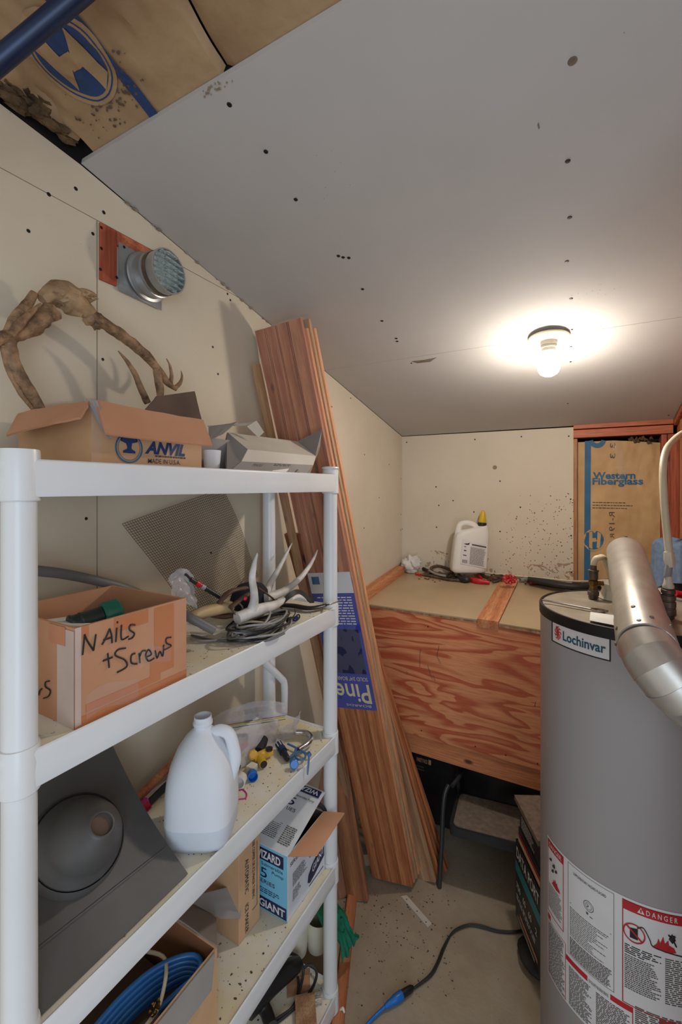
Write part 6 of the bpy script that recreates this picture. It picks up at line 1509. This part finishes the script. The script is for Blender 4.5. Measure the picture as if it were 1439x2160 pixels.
# tan strap, brown looped cable, grey sticks, red clips
bm = B(); tube(bm, [BL(912, 1206, .02), BL(910, 1198, .03), BL(925, 1194, .035), BL(945, 1200, .03), BL(955, 1208, .02), BL(935, 1212, .02), BL(915, 1208, .02)], .0085, 10, 6); mk('brown_hose', bm, 'brown_leather', None, 'looped brown rubber hose between the white rag and bottle', 'hose')
for k, (P, r_, m, lab_) in enumerate((
    ([(888, 1196), (905, 1206), (925, 1212), (950, 1219)], .009, 'black_rubber', 'black twisted cable beside the white rag on bench'),
    ([(893, 1212), (915, 1216), (945, 1222), (972, 1224)], .008, 'steel_dark', 'dark rusty rod lying along the back edge of the lid'),
    ([(905, 1203), (918, 1210), (940, 1215)], .006, 'grey_light', 'short grey metal bar in the clutter beside the rag'),
    ([(968, 1216), (978, 1222), (990, 1222)], .017, 'black_plastic', 'rounded black tool head below the bottle'),
    ([(1010, 1210), (1025, 1216), (1045, 1219), (1058, 1216)], .010, 'steel_dark', 'dark metal lever between the two red clips'),
    ([(1040, 1228), (1050, 1226), (1060, 1222)], .005, 'steel_dark', 'small rusty wire bit by the lid batten'),
    ([(1098, 1224), (1108, 1222), (1118, 1219)], .009, 'grey_light', 'small grey metal coupling right of the batten'),
    ([(1126, 1227), (1135, 1230), (1150, 1229)], .005, 'brown_leather', 'brown twig lying in front of the black hoses'),
    ([(1151, 1212), (1156, 1218), (1162, 1224)], .006, 'steel_dark', 'short dark bracket standing over the black hoses'),
    ([(1230, 1248), (1240, 1249), (1252, 1250)], .004, 'steel_dark', 'thin dark rod by the heater fitting'))):
    bm = B(); tube(bm, [BL(x, y, r_+.002+(.02 if k in (2,) else 0)) for x, y in P], r_, 9, 4, wob=.3); mk(['twisted_cable', 'metal_rod', 'metal_bar', 'black_tool', 'lever', 'wire_bit', 'coupling', 'twig', 'bracket', 'metal_rod'][k], bm, m, None, lab_, 'tool' if k != 7 else 'twig')
rc = thing('red_clip', 'bright red plastic tool lying below the white bottle on bench', 'clip', tuple(BL(1010, 1228)))
bm = B(); tube(bm, [BL(992, 1222, .012), BL(1006, 1226, .012), BL(1033, 1229, .010)], [.012, .016, .009], 10, 4, wob=.4); mk('body', bm, 'red_plastic', rc)
bm = B(); tube(bm, [BL(1001, 1214, .02), BL(1010, 1214, .022), BL(1016, 1220, .02)], .006, 8, 4); mk('lever', bm, 'red_plastic', rc)
rb = thing('red_bow', 'frilly red ribbon bow sitting on the lid batten', 'bow', tuple(BL(1075, 1225, .04)))
for k in range(9):
    a = k*2*math.pi/9; c = BL(1075, 1222, .056); r_ = .030
    q = V((math.cos(a)*cs*1.15, math.cos(a)*sn, math.sin(a)*.75)); s_ = V((-math.sin(a)*cs, 0, math.cos(a)*.75))
    bm = B(); tube(bm, [c, c+q*r_*.7+s_*.009, c+q*r_*1.05, c+q*r_*.7-s_*.009, c], .0062, 8, 5, sq=.5); mk('loop', bm, 'red_plastic', rb)
bm = B(); tube(bm, [BL(893, 1213, .008), BL(876, 1211, .008)], .006, 8); mk('red_tool', bm, 'red_plastic', None, 'small red handle at the foot of the white rag', 'handle')
bm = B(); lathe(bm, [(.015, 0), (.019, .002), (.019, .012), (.015, .014), (0, .014)], BL(1121, 1230, .004), (0, -.1, 1), n=20); mk('red_disc', bm, 'red_plastic', None, 'small round red lid right of the lid batten', 'lid')
bm = B()
for i in range(60):
    px_ = random.choice([random.uniform(880, 960), random.uniform(1030, 1062), random.uniform(1095, 1160), random.uniform(1200, 1250)]); py_ = 1205+(px_-880)*.075+random.uniform(-4, 9)
    p = BL(px_, py_, random.uniform(.004, .02)); a = random.uniform(0, 6.3); l = random.uniform(.008, .03); q = V((math.cos(a), math.sin(a)*.6, random.uniform(-.2, .4)))*l
    tube(bm, [p-q, p+V((0, 0, .003)), p+q*random.uniform(.6, 1.2)+V((.004, 0, 0))], random.uniform(.002, .0055), 6, 3, wob=.5)
mk('scrap_heap', bm, 'rust_scrap', None, 'tangle of small rusty scraps and twigs along the back of bench', 'scrap', kind='stuff')
bm = B()
for i in range(90): blob(bm, BL(random.uniform(880, 1230), random.triangular(1210, 1232, 1222), .002), random.choice([.002, .003, .004, .006]), i, .8, 1, sc=(1.6, 1, .5))
mk('debris', bm, 'debris', None, 'brown bits of rubbish along the back edge of the bench lid', 'debris', kind='stuff')
# ================================================================= TOWEL AND RIGHT-HAND CLUTTER BEHIND THE HEATER
tp = PD(1440, 1160, 1.80); BH = .30
tb = thing('plastic_bucket', 'dark bucket draped with a blue towel behind the heater', 'bucket', (tp.x, tp.y, ZL(tp.y)))
zb3 = ZL(tp.y+.0)+.012
bm = B(); lathe(bm, [(0, 0), (.075, 0), (.078, .005), (.088, BH-.01), (.086, BH-.01), (.074, .008), (0, .006)], (tp.x, tp.y, zb3), n=32); mk('bucket_body', bm, 'black_plastic', tb)
bm = B()
def tw(a, b_):
    th = 2*math.pi*a; r = .094*b_**.6 if b_ < .5 else .062+.062*b_; fold = .009*math.sin(th*7+1)*b_*b_+.006*math.sin(th*13)*b_
    rr2 = (.10*math.sin(min(b_/.45, 1)*math.pi/2))+.010*max(0, b_-.45)+fold
    z = zb3+BH+.008-.02*min(b_/.45, 1)**2-(.17+.03*math.sin(th*2+2))*max(0, (b_-.45)/.55)
    return V((tp.x+rr2*math.cos(th), tp.y+rr2*math.sin(th), z+.012*noise.noise(V((math.cos(th)*3, math.sin(th)*3, b_*4)))*(1 if b_ < .5 else .3)))
sheet(bm, tw, 96, 24); mk('blue_towel', bm, 'towel_blue', None, 'faded blue towel draped over the bucket behind the heater', 'towel', angle=80)
bm = B(); P = PD(1420, 1255, 1.75); sheet(bm, lambda a, b_: PD(1392+60*a, 1235+50*b_-10*math.sin(a*4), 1.80-.1*b_)+V((.01*noise.noise(V((a*4, b_*4, 2))), 0, .008*noise.noise(V((a*6, b_*4, 5))))), 16, 12, .001); mk('white_bag', bm, 'card_white', None, 'rumpled white plastic bag behind the heater standpipe', 'bag')
bm = B(); tube(bm, [PD(1424, 1252, 1.62), PD(1445, 1256, 1.62)], .013, 12); mk('red_grip_tool', bm, 'red_plastic', None, 'red handle just right of the heater standpipe', 'handle')
